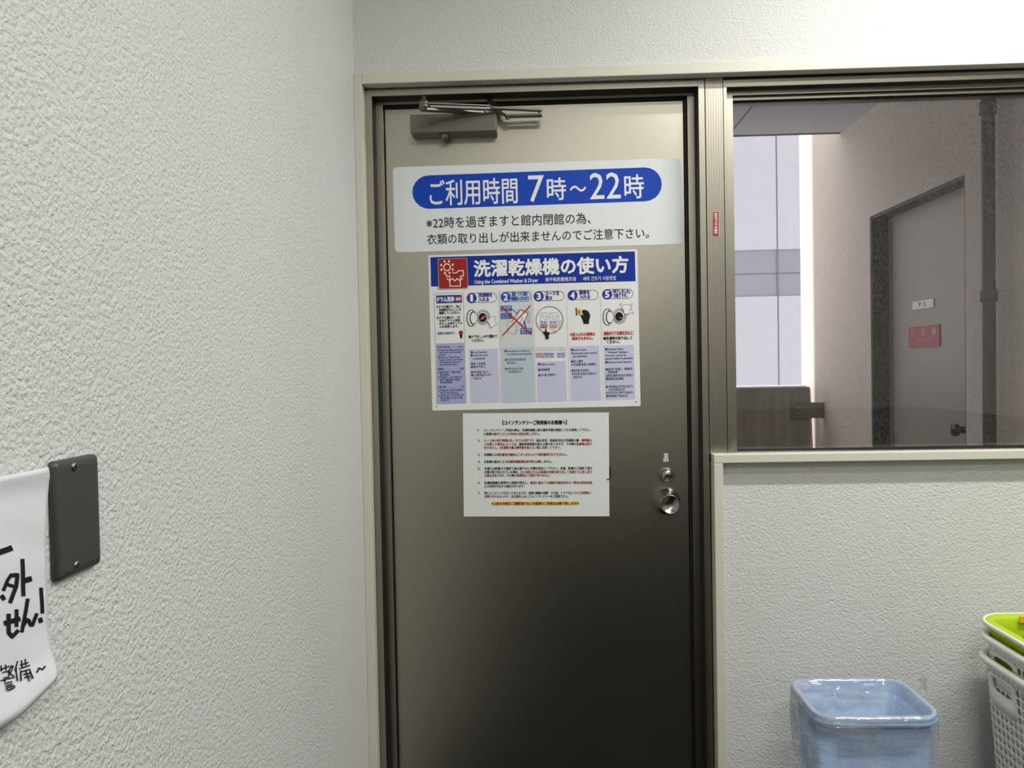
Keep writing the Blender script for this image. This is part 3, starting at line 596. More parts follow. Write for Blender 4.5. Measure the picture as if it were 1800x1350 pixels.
# ---- little things on the door and mullion
r = empty('key_number_label', (0, 0, 0), 'tiny white tape label with handwritten marks above the door lock', 'label')
S = Sheet(r, [(347, 163), (436, 163), (436, 306), (347, 306)], YD - 0.0002, (1130, 780, 9.64), 0.0001, I['white'], 0, 'tape_backing'); bpy.data.objects.remove(S.body)
S.poly('tape_piece', [(359, 163), (425, 165), (426, 240), (358, 240)], I['white'], 1); S.poly('tape_piece', [(347, 249), (431, 249), (436, 302), (347, 304)], I['white'], 1)
S.text('marks', '1F', 368, 205, 416, 205, 46, I['small'], 2, 0, True); S.text('marks', '15', 362, 277, 418, 277, 38, I['small'], 2, 0, True); S.done()
r = empty('red_sticker', (0, 0, 0), 'small upright red sticker with white lettering on the post beside the window', 'sticker')
S = Sheet(r, [(262, 238), (505, 238), (502, 1150), (266, 1152)], YF - 0.0002, (1240, 360, 20.77), 0.0003, I['cream'], 0.0005, 'sticker_base')
S.poly('red_field', [(276, 254), (489, 252), (487, 1140), (276, 1142)], I['darkred'], 1)
for i, c in enumerate('防犯カメラ作動中'): S.text('lettering', c, 326, 336 + i * 99, 438, 336 + i * 99, 92, I['white'], 2, 2.0, True)
S.done()
p0, p1 = PY(1066, 821, YD), PY(1076, 841, YD)
b = MB(); b.box(p0.x, PY(1073.7, 830, YD).x, YD - 0.0006, YD, p1.z, p0.z, M_gasket_and_shade); b.box(p0.x, PY(1073, 830, YD).x, YD - 0.0012, YD, p1.z - 0.004, p1.z, M_bronze)
tag(b.build('metal_tab'), 'small dark metal tab peeping out at the right edge of the paper notice', 'tab')

# ------------------------------------------------------------------ door closer
def cz(zx, zy): return (660 + zx / 5.806, 160 + zy / 5.806)
YC = 0.036
a = PY(*cz(352, 238), YC); c = PY(*cz(1236, 402), YC); aa = PY(*cz(358, 430), YC); bb_ = PY(*cz(1230, 228), YC)
x0, x1 = (a.x + aa.x) / 2, (c.x + bb_.x) / 2; z1 = (a.z + bb_.z) / 2 + 0.001; z0 = (c.z + aa.z) / 2
dc = empty('door_closer', ((x0 + x1) / 2, YD, z0), 'grey metal door closer with folded arm at the top left of the door', 'door closer')
b = MB(); b.box(x0, x1, YC, YD - 0.0002, z0, z1, M_closer); setparent(b.build('closer_body', bevel=0.002, seg=3), dc)
v = PY(*cz(705, 460), YC + 0.022); b = MB(); b.lathe([(0.0118, 0.002), (0.0118, -0.004), (0.0112, -0.009), (0.009, -0.0125), (0.0, -0.0135)], (v.x, YC + 0.022, z0), (0, 0, 1), M_arm, 28); setparent(b.build('valve_knob'), dc)
ye = -0.035
el = PY(*cz(495, 150), ye); bz = el.z
b = MB(); b.lathe([(0.0095, -0.0115), (0.0105, -0.0105), (0.0105, -0.007), (0.0125, -0.006), (0.0125, 0.0), (0.011, 0.001), (0.0125, 0.002), (0.0125, 0.008), (0.0105, 0.009), (0.0105, 0.0115), (0.0065, 0.012), (0.0065, 0.016), (0.0040, 0.0165), (0.0040, 0.0225), (0, 0.023)], (el.x, ye, bz), (0, 0, 1), M_arm, 28); setparent(b.build('elbow_joint'), dc)
q = PY(*cz(1165, 172), 0.018); e2 = PY(*cz(1700, 198), 0.040)
b = MB(); b.bar((el.x, ye, bz + 0.0045), (q.x, 0.018, q.z + 0.0045), 0.014, 0.0036, M_arm, w2=0.010); b.bar((el.x + 0.012, ye + 0.004, bz - 0.002), (q.x, 0.018, q.z - 0.002), 0.014, 0.0060, M_arm, w2=0.010)
b.tube([(q.x - 0.004, 0.018, q.z), (q.x + 0.011, 0.0205, q.z - 0.0003)], 0.0062, M_arm, 12); b.bar((q.x + 0.010, 0.020, q.z - 0.0002), e2, 0.013, 0.0052, M_arm)
setparent(b.build('forearm', bevel=0.0008), dc)
sp = PY(*cz(1075, 210), 0.058); b = MB(); zl = bz - 0.0095
lo_ = PY(*cz(640, 205), 0.0)
b.bar((el.x, ye, zl), (sp.x, 0.058, z1 + 0.006), 0.020, 0.005, M_arm, w2=0.022); b.lathe([(0.012, 0), (0.012, 0.010), (0.008, 0.011), (0, 0.011)], (sp.x, 0.060, z1), (0, 0, 1), M_arm, 24); setparent(b.build('main_arm', bevel=0.0008), dc)
k0 = PY(*cz(1700, 248), 0.040); k1 = PY(*cz(1330, 258), 0.040); k2 = PY(*cz(1250, 208), 0.060)
b = MB(); b.bar(k0, k1, 0.020, 0.0048, M_closer); b.bar((k1.x + 0.002, k1.y, k1.z), (k2.x, k2.y, k2.z), 0.020, 0.0048, M_closer); b.bar((k2.x, k2.y, k2.z), (k2.x - 0.02, YS + 0.002, zs0 + 0.006), 0.03, 0.004, M_closer)
b.lathe([(0.0042, -0.004), (0.0042, 0.013), (0, 0.014)], (k0.x - 0.005, k0.y, k0.z), (0, 0, 1), M_arm, 16); b.lathe([(0.005, -0.007), (0.005, 0)], (k1.x + 0.004, k1.y, k1.z), (0, 0, 1), M_arm, 16); setparent(b.build('frame_bracket', bevel=0.0008), dc)

# ------------------------------------------------------------------ left wall: cover plate and handwritten sheet
pl = [PX(82.3, 812, XL), PX(161.5, 797.5, XL), PX(166.5, 991, XL), PX(89.2, 1024.6, XL)]
ya = (pl[0].y + pl[3].y) / 2; yb = (pl[1].y + pl[2].y) / 2; za = (pl[2].z + pl[3].z) / 2; zb = (pl[0].z + pl[1].z) / 2
cp = empty('blank_cover_plate', (XL, (ya + yb) / 2, (za + zb) / 2), 'dark grey blank wall plate with two screws on the left wall', 'wall plate')
b = MB(); R = []
def rr2(hw, hh, r_, n=5):
    return [(sx * (hw - r_) + r_ * math.cos(math.radians(a0 + k * 90 / n)), sz * (hh - r_) + r_ * math.sin(math.radians(a0 + k * 90 / n))) for sx, sz, a0 in ((1, 1, 0), (-1, 1, 90), (-1, -1, 180), (1, -1, 270)) for k in range(n + 1)]
cy, cz_ = (ya + yb) / 2, (za + zb) / 2; hw, hh = (yb - ya) / 2, (zb - za) / 2
for dx, ins in ((0.0003, 0), (0.0045, 0.0002), (0.0065, 0.0015), (0.0078, 0.004), (0.0082, 0.008)):
    R.append([(XL + dx, cy + p[0], cz_ + p[1]) for p in rr2(hw - ins, hh - ins, max(0.003, 0.005 - ins * 0.3))])
b.rings(R, M_plate, True, cap1=True); setparent(b.build('cover'), cp)
for px_, py_ in ((130.2, 820.5), (134.5, 993)):
    s_ = PX(px_, py_, XL + 0.0082); b = MB(); b.lathe([(0.0040, -0.0005), (0.0040, 0.0008), (0.0030, 0.0016), (0, 0.0019)], (XL + 0.0082, s_.y, s_.z), (1, 0, 0), M_screw, 20)
    b.box(XL + 0.0098, XL + 0.0103, s_.y - 0.0024, s_.y + 0.0024, s_.z - 0.0005, s_.z + 0.0005, M_dark); b.box(XL + 0.0098, XL + 0.0103, s_.y - 0.0005, s_.y + 0.0005, s_.z - 0.0024, s_.z + 0.0024, M_dark)
    setparent(b.build('screw'), cp)

XP = XL + 0.004
edge_r = [(74, 821), (79.5, 838), (81.5, 856), (80.5, 880), (77.5, 900), (77, 940), (78, 1000), (80, 1060), (83, 1110), (86, 1140), (88, 1160), (88, 1180), (82, 1197)]
def paper_dx(z): return 0.002 + 0.004 * math.exp(-((z - zP1) / 0.012) ** 2) + 0.007 * math.exp(-((z - zP0) / 0.016) ** 2)
er = [PX(x, y, XP) for x, y in edge_r]
zP1, zP0 = er[0].z, er[-1].z
hs = empty('handwritten_notice', (XL, er[5].y, (zP1 + zP0) / 2), 'white handwritten paper notice taped to the left wall, cut off by the photo edge', 'notice')
NR, NC = 40, 24; Wd = 0.30
def right_y(z):
    for p, q_ in zip(er, er[1:]):
        if p.z >= z >= q_.z: t = (p.z - z) / max(1e-9, p.z - q_.z); return p.y + (q_.y - p.y) * t
    return er[-1].y
gv = []; thick = 0.00015
def surf(s_, t):
    """s_ metres left of the right edge, t 0 top .. 1 bottom; bottom edge droops to the left"""
    zz = zP1 + (zP0 - zP1) * t
    y = right_y(zz) - s_
    drop = -0.010 * max(0, (t - 0.80) / 0.20) ** 2 * min(1, s_ / 0.05) if t > 0.8 else 0
    x = XP + paper_dx(zz) * (0.6 + 0.4 * math.sin(s_ * 25 + 1)) + 0.0015 * noise.noise((s_ * 18, t * 6, 0))
    return (x, y, zz + drop)
for i in range(NR + 1):
    for j in range(NC + 1): gv.append(surf(Wd * (j / NC) ** 1.3, i / NR))
b = MB(); b.add(gv, [(i * (NC + 1) + j, (i + 1) * (NC + 1) + j, (i + 1) * (NC + 1) + j + 1, i * (NC + 1) + j + 1) for i in range(NR) for j in range(NC)], M_hand, True)
ps = setparent(b.build('paper_sheet'), hs); sm = ps.modifiers.new('solid', 'SOLIDIFY'); sm.thickness = 0.0002; sm.offset = 0
strokes = MB()
def stroke(pts, wpx):
    P = []
    for (x0_, y0_), (x1_, y1_) in zip(pts, pts[1:]):
        n = 5
        for k in range(n): P.append((x0_ + (x1_ - x0_) * k / n, y0_ + (y1_ - y0_) * k / n))
    P.append(pts[-1]); A = []; Bq = []
    for i, p in enumerate(P):
        d = Vector(P[min(i + 1, len(P) - 1)]) - Vector(P[max(0, i - 1)]); d.normalize(); nn = Vector((-d.y, d.x)) * (wpx / 2)
        for lst, sg in ((A, 1), (Bq, -1)):
            w3 = PX(p[0] + nn.x * sg, p[1] + nn.y * sg, XP); t = (zP1 - w3.z) / (zP1 - zP0); s_ = right_y(w3.z) - w3.y; x = surf(max(s_, 0), t)[0]
            lst.append((x + 0.0006, w3.y, w3.z))
    n = len(A); strokes.add(A + Bq, [(i, i + 1, n + i + 1, n + i) for i in range(n - 1)], I['marker'])
def hz(pts): return [(x / 3.97, 930 + y / 3.97) for x, y in pts]
for pts, wd in (([(-30, 165), (30, 145), (68, 130)], 40), ([(135, 208), (142, 468)], 28), ([(140, 362), (200, 345)], 38), ([(60, 315), (35, 350), (5, 430)], 24), ([(45, 325), (100, 318), (92, 400), (48, 515)], 28), ([(30, 385), (75, 400)], 22), ([(-10, 485), (14, 470)], 40),
                ([(268, 408), (278, 588)], 26), ([(252, 640), (282, 632)], 36), ([(8, 658), (120, 625)], 34), ([(38, 590), (42, 720), (65, 752), (108, 705)], 28), ([(92, 560), (94, 682)], 26), ([(172, 485), (132, 720)], 26), ([(140, 680), (165, 630), (182, 640), (192, 665), (208, 672), (238, 588)], 26),
                ([(212, 1000), (232, 968), (250, 980), (272, 955)], 9)): stroke(hz(pts), wd / 3.97)
fine = [[(-25, 985), (48, 955)], [(-10, 950), (-5, 990)], [(20, 945), (25, 985)], [(0, 1000), (45, 990), (40, 1030), (5, 1040)], [(62, 950), (35, 1000)], [(52, 965), (75, 955)], [(72, 955), (50, 1010), (72, 1025)], [(-15, 1058), (75, 1032)], [(10, 1050), (12, 1068)], [(8, 1078), (55, 1064)], [(8, 1095), (55, 1080)], [(12, 1108), (18, 1125), (60, 1105)], [(12, 1108), (60, 1092), (60, 1105)],
        [(100, 920), (82, 990)], [(90, 965), (88, 1060)], [(115, 950), (170, 930)], [(125, 915), (130, 965)], [(150, 905), (152, 950)], [(108, 975), (178, 950)], [(118, 985), (108, 1060)], [(120, 995), (172, 978), (180, 1040), (170, 1035)], [(128, 1015), (172, 1003)], [(130, 1035), (172, 1024)], [(148, 985), (155, 1062)]]
for pts in fine: stroke(hz(pts), 2.1)
setparent(strokes.build('handwriting'), hs)

# ------------------------------------------------------------------ bin and liner
def rrect(wd, dp, r_, n=8):
    pts = []
    for sx, sy, a0 in ((1, 1, 0), (-1, 1, 90), (-1, -1, 180), (1, -1, 270)):
        for k in range(n + 1):
            a = math.radians(a0 + 90 * k / n); pts.append((sx * (wd / 2 - r_) + r_ * math.cos(a), sy * (dp / 2 - r_) + r_ * math.sin(a)))
    return pts
def dense(pts, step):
    out = []; n = len(pts)
    for i in range(n):
        p, q_ = Vector(pts[i]), Vector(pts[(i + 1) % n]); m_ = max(1, int((q_ - p).length / step))
        for k in range(m_): out.append(tuple(p + (q_ - p) * k / m_))
    return out
ZB = 0.59
bl, fl, fr = PZ(1388, 1192, ZB), PZ(1437, 1264, ZB), PZ(1657, 1256, ZB)
bw = fr.x - fl.x; bd_ = bl.y - fl.y; bc = Vector(((fl.x + fr.x) / 2, (bl.y + fl.y) / 2, 0))
M_bin = mat('blue_bin_plastic', (166, 197, 234), 0.42)
BW, BD, BR = bw - 0.012, bd_ - 0.012, 0.045
def loop(off, z, wob=None):
    r_ = max(0.012, BR + off)
    return [(p[0], p[1], z) for p in dense(rrect(BW + 2 * off, BD + 2 * off, r_), 0.012)] if wob else [(p[0], p[1], z) for p in rrect(BW + 2 * off, BD + 2 * off, r_)]
tb = empty('waste_bin', (bc.x, bc.y, 0), 'pale blue plastic waste bin on the floor under the window', 'bin')
b = MB(); b.rings([loop(-0.034, 0.0), loop(-0.033, 0.006), loop(-0.006, ZB - 0.028), loop(-0.012, ZB - 0.028), loop(-0.037, 0.012)], M_bin, True, cap0=True, cap1=True); b.build('bin_body', tb)
b = MB(); b.rings([loop(-0.006, ZB - 0.018), loop(0.004, ZB - 0.018), loop(0.0062, ZB - 0.0165), loop(0.0062, ZB - 0.0125), loop(0.0045, ZB - 0.0115), loop(0.0045, ZB - 0.002), loop(0.0030, ZB), loop(-0.0020, ZB), loop(-0.0035, ZB - 0.002), loop(-0.012, ZB - 0.030)], M_bin, False); b.build('bin_rim', tb)
# liner: over the rim, creased
base = dense(rrect(1, 1, 0.2), 0.02)
def lring(off, z, amp, zamp, seed):
    r_ = max(0.012, BR + off); pts = dense(rrect(BW + 2 * off, BD + 2 * off, r_, 6), 0.007)
    # resample to a fixed count so rings can be joined
    N_ = 180; per = [0]
    for i in range(len(pts)): per.append(per[-1] + (Vector(pts[(i + 1) % len(pts)]) - Vector(pts[i])).length)
    out = []
    for k in range(N_):
        s_ = per[-1] * k / N_; i = max(j for j in range(len(pts)) if per[j] <= s_ + 1e-9); p, q_ = Vector(pts[i]), Vector(pts[(i + 1) % len(pts)]); t = (s_ - per[i]) / max(1e-9, per[i + 1] - per[i]); p = p + (q_ - p) * t
        th = 2 * PI * k / N_; nr = Vector((p.x, p.y)).normalized()
        wv = noise.noise((math.cos(th) * 5, math.sin(th) * 5, seed)) + 0.5 * noise.noise((math.cos(th) * 14, math.sin(th) * 14, seed * 1.7 + z * 9))
        zw = noise.noise((math.cos(th) * 3, math.sin(th) * 3, seed + 7))
        p = p + nr * (amp * wv); out.append((p.x, p.y, z + zamp * zw))
    return out
lb = empty('bin_liner', (bc.x, bc.y, ZB), 'clear plastic bag folded over the rim of the pale blue bin', 'bin liner')
rg = [lring(-0.040, -0.30, 0.008, 0.0, 1), lring(-0.032, -0.2, 0.012, 0.01, 1.2), lring(-0.026, -0.13, 0.013, 0.008, 1.3), lring(-0.022, -0.08, 0.010, 0.006, 1.5), lring(-0.015, -0.035, 0.006, 0.003, 1.9), lring(-0.010, -0.004, 0.0015, 0.0015, 2.2), lring(-0.004, 0.0028, 0.0008, 0.001, 2.5),
      lring(0.004, 0.0024, 0.0008, 0.001, 2.7), lring(0.0085, -0.006, 0.0012, 0.001, 2.8), lring(0.009, -0.018, 0.0015, 0.001, 2.9), lring(0.009, -0.032, 0.004, 0.003, 3.1), lring(0.008, -0.055, 0.007, 0.006, 3.4), lring(0.006, -0.08, 0.007, 0.010, 3.6), lring(0.005, -0.11, 0.007, 0.018, 4.0), lring(0.004, -0.14, 0.008, 0.028, 4.4)]
b = MB(); b.rings(rg, M_film, True); b.build('bag_film', lb)
kt = PZ(1622, 1212, ZB) - Vector((bc.x, bc.y, ZB)); b = MB()
b.tube([(kt.x, kt.y, -0.004), (kt.x + 0.004, kt.y, 0.012), (kt.x + 0.001, kt.y, 0.022), (kt.x + 0.004, kt.y - 0.002, 0.034)], 0.004, M_film, 8, rr=[0.010, 0.005, 0.009, 0.002]); b.build('bag_knot', lb)

# ------------------------------------------------------------------ laundry baskets
M_bask = mat('white_basket_plastic', (234, 234, 225), 0.4)
M_green = mat('lime_basket_plastic', (172, 200, 14), 0.4)
GW, GD, GR = 0.42, 0.28, 0.075
gl = PZ(1733.5, 1100, 0.715)
gx = gl.x + GW / 2 + 0.011; gy = -0.02 - GD / 2 - 0.018
def gpath(off, n=10):
    return rrect(GW + 2 * off, GD + 2 * off, max(0.01, GR + off), n)
def arc_param(off, N_):
    pts = dense(gpath(off, 12), 0.004); per = [0]
    for i in range(len(pts)): per.append(per[-1] + (Vector(pts[(i + 1) % len(pts)]) - Vector(pts[i])).length)
    def at(u):
        s_ = (u % 1.0) * per[-1]; lo2, hi2 = 0, len(pts) - 1
        while lo2 < hi2:
            mid = (lo2 + hi2 + 1) // 2
            if per[mid] <= s_: lo2 = mid
            else: hi2 = mid - 1
        p, q_ = Vector(pts[lo2]), Vector(pts[(lo2 + 1) % len(pts)]); t = (s_ - per[lo2]) / max(1e-9, per[lo2 + 1] - per[lo2]); return p + (q_ - p) * t
    return at
def lip(b, z, off, rad, m, down=0.0):
    prof = [(off + rad * math.cos(a) , z + rad * 0.8 * math.sin(a)) for a in [PI * k / 8 for k in range(9)]] 
    prof = [(off + rad, z - down)] + prof + [(off - rad, z - 0.01)]
    b.rings([[(p[0], p[1], zz) for p in gpath(o_)] for o_, zz in prof], m, True)
HB = 0.635; TAPER = 0.045; BAND = 0.030; PITCH_V = 0.0195
NU = 66; NV = 30; at_top = arc_param(-0.008, NU); at_bot = arc_param(-0.008 - TAPER, NU)
def wall(u, v):                     # v metres below the rim
    t = v / HB; p = at_top(u) * (1 - t) + at_bot(u) * t; return (p.x, p.y, HB - v)
# the middle of the left side, where the hand hole sits
best = min(range(400), key=lambda k: (at_top(k / 400) - Vector((-GW / 2 + 0.008, 0.022))).length); UH = best / 400
best2 = min(range(400), key=lambda k: (at_top(k / 400) - Vector((GW / 2 - 0.008, 0.0))).length); UH2 = best2 / 400
def hamper(name, loc, label):
    o = empty(name, loc, label, 'basket', 'stacked laundry baskets')
    b = MB(); R0 = 0
    hole_cells = set(); du = 1.0 / NU; NH, MH = 6, 4
    starts = [int(round(UH * NU)) - NH // 2, int(round(UH2 * NU)) - NH // 2]
    for st in starts:
        for i in range(NH):
            for j in range(MH): hole_cells.add(((st + i) % NU, j))
    def quad(u0, u1, v0, v1): b.add([wall(u0, v0), wall(u1, v0), wall(u1, v1), wall(u0, v1)], [(0, 1, 2, 3)], M_bask, True)
    for i in range(NU):
        quad(i * du, (i + 1) * du, 0, BAND)
        for j in range(NV):
            if (i, j) in hole_cells: continue
            u0, u1 = i * du, (i + 1) * du; v0, v1 = BAND + j * PITCH_V, BAND + (j + 1) * PITCH_V
            f = 0.11; a0, a1 = u0 + f * du, u1 - f * du; c0, c1 = v0 + f * PITCH_V, v1 - f * PITCH_V; k = 0.10; ku, kv = k * du, k * PITCH_V
            inner = [wall(a0 + ku, c0), wall(a1 - ku, c0), wall(a1, c0 + kv), wall(a1, c1 - kv), wall(a1 - ku, c1), wall(a0 + ku, c1), wall(a0, c1 - kv), wall(a0, c0 + kv)]
            outer = [wall(u0, v0), wall(u1, v0), wall(u1, v1), wall(u0, v1)]
            b.add(outer + inner, [(0, 1, 5, 4), (1, 6, 5), (1, 2, 7, 6), (2, 8, 7), (2, 3, 9, 8), (3, 10, 9), (3, 0, 11, 10), (0, 4, 11)], M_bask, False)
        quad(i * du, (i + 1) * du, BAND + NV * PITCH_V, HB)
    for st in starts:               # solid panel round a hand hole
        u0, u1 = st * du, (st + NH) * du; v0, v1 = BAND, BAND + MH * PITCH_V; uc, vc = (u0 + u1) / 2, v0 + 0.024; hu, hv = 2.1 * du, 0.017; rv = 0.014; ru = rv / (per_len) 
        n = 24; inn = []
        for k in range(n):
            a = 2 * PI * (k + 0.5) / n; cx_, sx_ = math.cos(a), math.sin(a); e_ = 0.45
            inn.append((uc + hu * math.copysign(abs(cx_) ** e_, cx_), vc + hv * math.copysign(abs(sx_) ** e_, sx_)))
        outr = []
        for k in range(n):
            a = 2 * PI * (k + 0.5) / n; cx_, sx_ = math.cos(a), math.sin(a); t = 1 / max(abs(cx_), abs(sx_)); sx_ *= t; cx_ *= t
            outr.append((uc + (u1 - u0) / 2 * cx_, vc + (sx_ * (v1 - vc) if sx_ > 0 else sx_ * (vc - v0))))
        vs = [wall(*p) for p in outr] + [wall(*p) for p in inn]
        b.add(vs, [(k, (k + 1) % n, n + (k + 1) % n, n + k) for k in range(n)], M_bask, True)
        for cu, cv in ((u0, v0), (u1, v0), (u1, v1), (u0, v1)):
            ks = sorted(range(n), key=lambda k: (outr[k][0] - cu) ** 2 * 4 + (outr[k][1] - cv) ** 2)[:2]; b.add([wall(cu, cv), vs[ks[0]], vs[ks[1]]], [(0, 1, 2)], M_bask, True)
        lipm = MB(); P = [Vector(wall(*p)) for p in inn]; ctr = Vector((0, 0, 0))
        R_ = []
        for k, p in enumerate(P):
            d = (P[(k + 1) % n] - P[k - 1]).normalized(); nrm = Vector((p.x, 0, 0)).normalized(); sd = d.cross(nrm).normalized()
            R_.append([p + nrm * (0.003 * math.cos(q_)) + sd * (0.0022 * math.sin(q_)) for q_ in [2 * PI * z_ / 8 for z_ in range(8)]])
        R_.append(R_[0]); lipm.rings(R_, M_bask, True); lipm.build('hand_hole_edge', o)
    bo = b.build('lattice_wall', o); sm_ = bo.modifiers.new('solid', 'SOLIDIFY'); sm_.thickness = 0.003; sm_.offset = -1
    b = MB(); b.rings([[(p[0], p[1], zz) for p in gpath(o_)] for o_, zz in ((-0.011, HB - 0.012), (0.001, HB - 0.013), (0.006, HB - 0.010), (0.0085, HB - 0.004), (0.007, HB + 0.002), (0.003, HB + 0.004), (-0.004, HB + 0.003), (-0.010, HB - 0.002), (-0.011, HB - 0.012))], M_bask, True); b.build('rim', o)
    b = MB(); pts = gpath(-0.008 - TAPER); b.add([(p[0], p[1], 0.002) for p in pts], [tuple(range(len(pts)))], M_bask); 
    bo = b.build('base', o); sm_ = bo.modifiers.new('solid', 'SOLIDIFY'); sm_.thickness = 0.003; sm_.offset = 1
    return o
per_len = 1.35
h1 = hamper('laundry_basket', (gx, gy, 0), 'lowest of the stacked laundry baskets, white lattice with a hand hole')
h2 = bpy.data.objects.new('laundry_basket', None); COL.objects.link(h2); h2.location = (gx, gy, 0.048); h2.empty_display_size = 0.05
for ch in list(h1.children):
    c_ = ch.copy(); COL.objects.link(c_); c_.parent = h2
h2.scale = (0.985, 0.985, 1.0); tag(h2, 'middle white laundry basket with only its rim above the lowest basket', 'basket', 'stacked laundry baskets')
gb = empty('laundry_basket', (gx, gy, 0.085), 'lime green laundry basket on top of the white basket stack', 'basket', 'stacked laundry baskets')
HG = 0.630
def gl_loop(o_, zz): return [(p[0], p[1], zz) for p in gpath(o_)]
b = MB()
outer = [(-0.070, 0.0), (-0.026, HG - 0.05), (-0.016, HG - 0.030), (-0.012, HG - 0.012)]; inner = [(-0.016, HG - 0.004), (-0.030, HG - 0.012), (-0.036, HG - 0.05), (-0.073, 0.004)]
b.rings([gl_loop(*p) for p in outer], M_green, True, cap0=True); b.rings([gl_loop(*p) for p in [(-0.004, HG), (-0.010, HG + 0.0015), (-0.022, HG + 0.0005), (-0.028, HG - 0.006), (-0.032, HG - 0.03), (-0.074, 0.004)]], M_green, True, cap1=True)
b.build('tub', gb)
b = MB(); b.rings([gl_loop(*p) for p in [(-0.012, HG - 0.010), (-0.003, HG - 0.010), (0.0003, HG - 0.007), (0.0008, HG - 0.002), (-0.0005, HG + 0.001), (-0.003, HG + 0.0015), (-0.005, HG)]], M_bask, True); tag(b.build('rim_edging', gb), 'off white edging round the green rim')
yb_ = gy + GD / 2 - 0.036
h0, h9 = PY(1777, 1121, yb_), PY(1791, 1128, yb_); b = MB()
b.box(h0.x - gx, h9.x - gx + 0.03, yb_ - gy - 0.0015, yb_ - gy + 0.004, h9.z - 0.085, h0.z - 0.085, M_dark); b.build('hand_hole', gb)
h0, h9 = PY(1792, 1083, yb_), PY(1800, 1094, yb_); b = MB()
b.box(h0.x - gx, h9.x - gx + 0.03, yb_ - gy - 0.0035, yb_ - gy + 0.002, h9.z - 0.085, h0.z - 0.085, mat('yellow_label', (240, 186, 40), 0.5)); tag(b.build('yellow_label', gb), 'small yellow label inside the green basket')

# ------------------------------------------------------------------ beyond the window
XW = 1.41
M_ext = stucco('stucco_passage_wall', (202, 190, 177), 130, 0.8, 0.004)
M_nei = stucco('neighbour_panels', (160, 159, 163), 60, 0.35, 0.004); M_band = mat('neighbour_band', (118, 117, 124), 0.7, bump=(60, 0.2, 0.003))
M_sof = mat('soffit_board', (172, 170, 174), 0.8); M_joint = mat('joint_line', (88, 88, 96), 0.8); M_white = mat('white_coping', (232, 234, 238), 0.6)
M_board = mat('weathered_board', (140, 130, 122), 0.5, var=(9, 0.25), stretch=(3, 3, 0.35)); M_pipe = mat('dark_pipe', (52, 48, 46), 0.5); M_psd = mat('passage_door_paint', (152, 147, 136), 0.45, 0.2); M_conc = mat('passage_floor', (130, 128, 124), 0.8)
YE = 2.45
oy0, oy1 = PX(1697, 500, XW).y, PX(1530, 500, XW).y; XD = XW + 0.072; ot = PX(1696, 310, XW).z
ot = (ot + PX(1545, 371, XW).z) / 2
ZSF = PX(1476, 234, XW).z; YSF = PX(1476, 234, XW).y
b = MB()
b.box(XW, XW + 0.2, 0.14, oy0, 0, ZSF + 0.5, M_ext); b.box(XW, XW + 0.2, oy1, YE, 0, ZSF + 1.6, M_ext); b.box(XW, XW + 0.2, oy0, oy1, ot, ZSF + 0.5, M_ext)
struct(b.build('wall_passage_right'))
b = MB(); b.box(-0.6, XW, 0.14, YSF, ZSF, ZSF + 0.12, M_sof)
jx = PZ(1308, 204, ZSF).x
b.box(jx - 0.004, jx + 0.004, 0.14, YSF - 0.02, ZSF - 0.001, ZSF, M_joint); b.box(-0.6, XW, YSF - 0.012, YSF, ZSF - 0.004, ZSF, M_joint)
struct(b.build('ceiling_passage'))
b = MB(); b.box(-0.8, -0.6, 0.34, 2.37, 0, 6, M_ext); b.box(-0.8, -0.6, 0.14, 0.34, 2.0, 3.2, M_ext); struct(b.build('wall_sun_blocker'))  # unseen wall and beam added to block sun, gap left for fill
b = MB(); b.box(-0.8, XW + 0.2, 0.14, YE, -0.1, 0, M_conc); struct(b.build('floor_passage'))
b = MB(); b.box(-0.8, XW - 0.02, YE - 0.14, YE, 0, PY(1350, 679, YE - 0.14).z, M_white); struct(b.build('wall_parapet'))
# door in the passage
b = MB(); b.box(XD, XD + 0.04, oy0, oy1, 0.01, ot, M_psd); d2 = struct(b.build('door_2'))
b = MB(); b.box(XW + 0.004, XD, oy1 - 0.012, oy1 - 0.0005, 0, ot, M_gasket_and_shade); b.box(XW + 0.004, XD, oy0 + 0.0005, oy1, ot - 0.012, ot - 0.0005, M_gasket_and_shade); b.box(XW + 0.004, XD, oy0 + 0.0005, oy0 + 0.012, 0, ot, M_gasket_and_shade)
setparent(b.build('door_jamb'), d2)
b = MB(); b.box(XD - 0.001, XD, oy1 - 0.050, oy1 - 0.046, 0.01, ot - 0.03, M_steel); setparent(b.build('door_edge_strip'), d2)
lv = PX(1690, 757, XD - 0.05); b = MB(); b.lathe([(0.026, 0), (0.026, 0.008), (0.012, 0.012), (0.012, 0.045), (0.022, 0.05), (0.022, 0.062), (0, 0.064)], (XD, lv.y + 0.03, lv.z), (-1, 0, 0), M_dark, 24); setparent(b.build('door_knob'), d2)
class Side(Sheet): pass
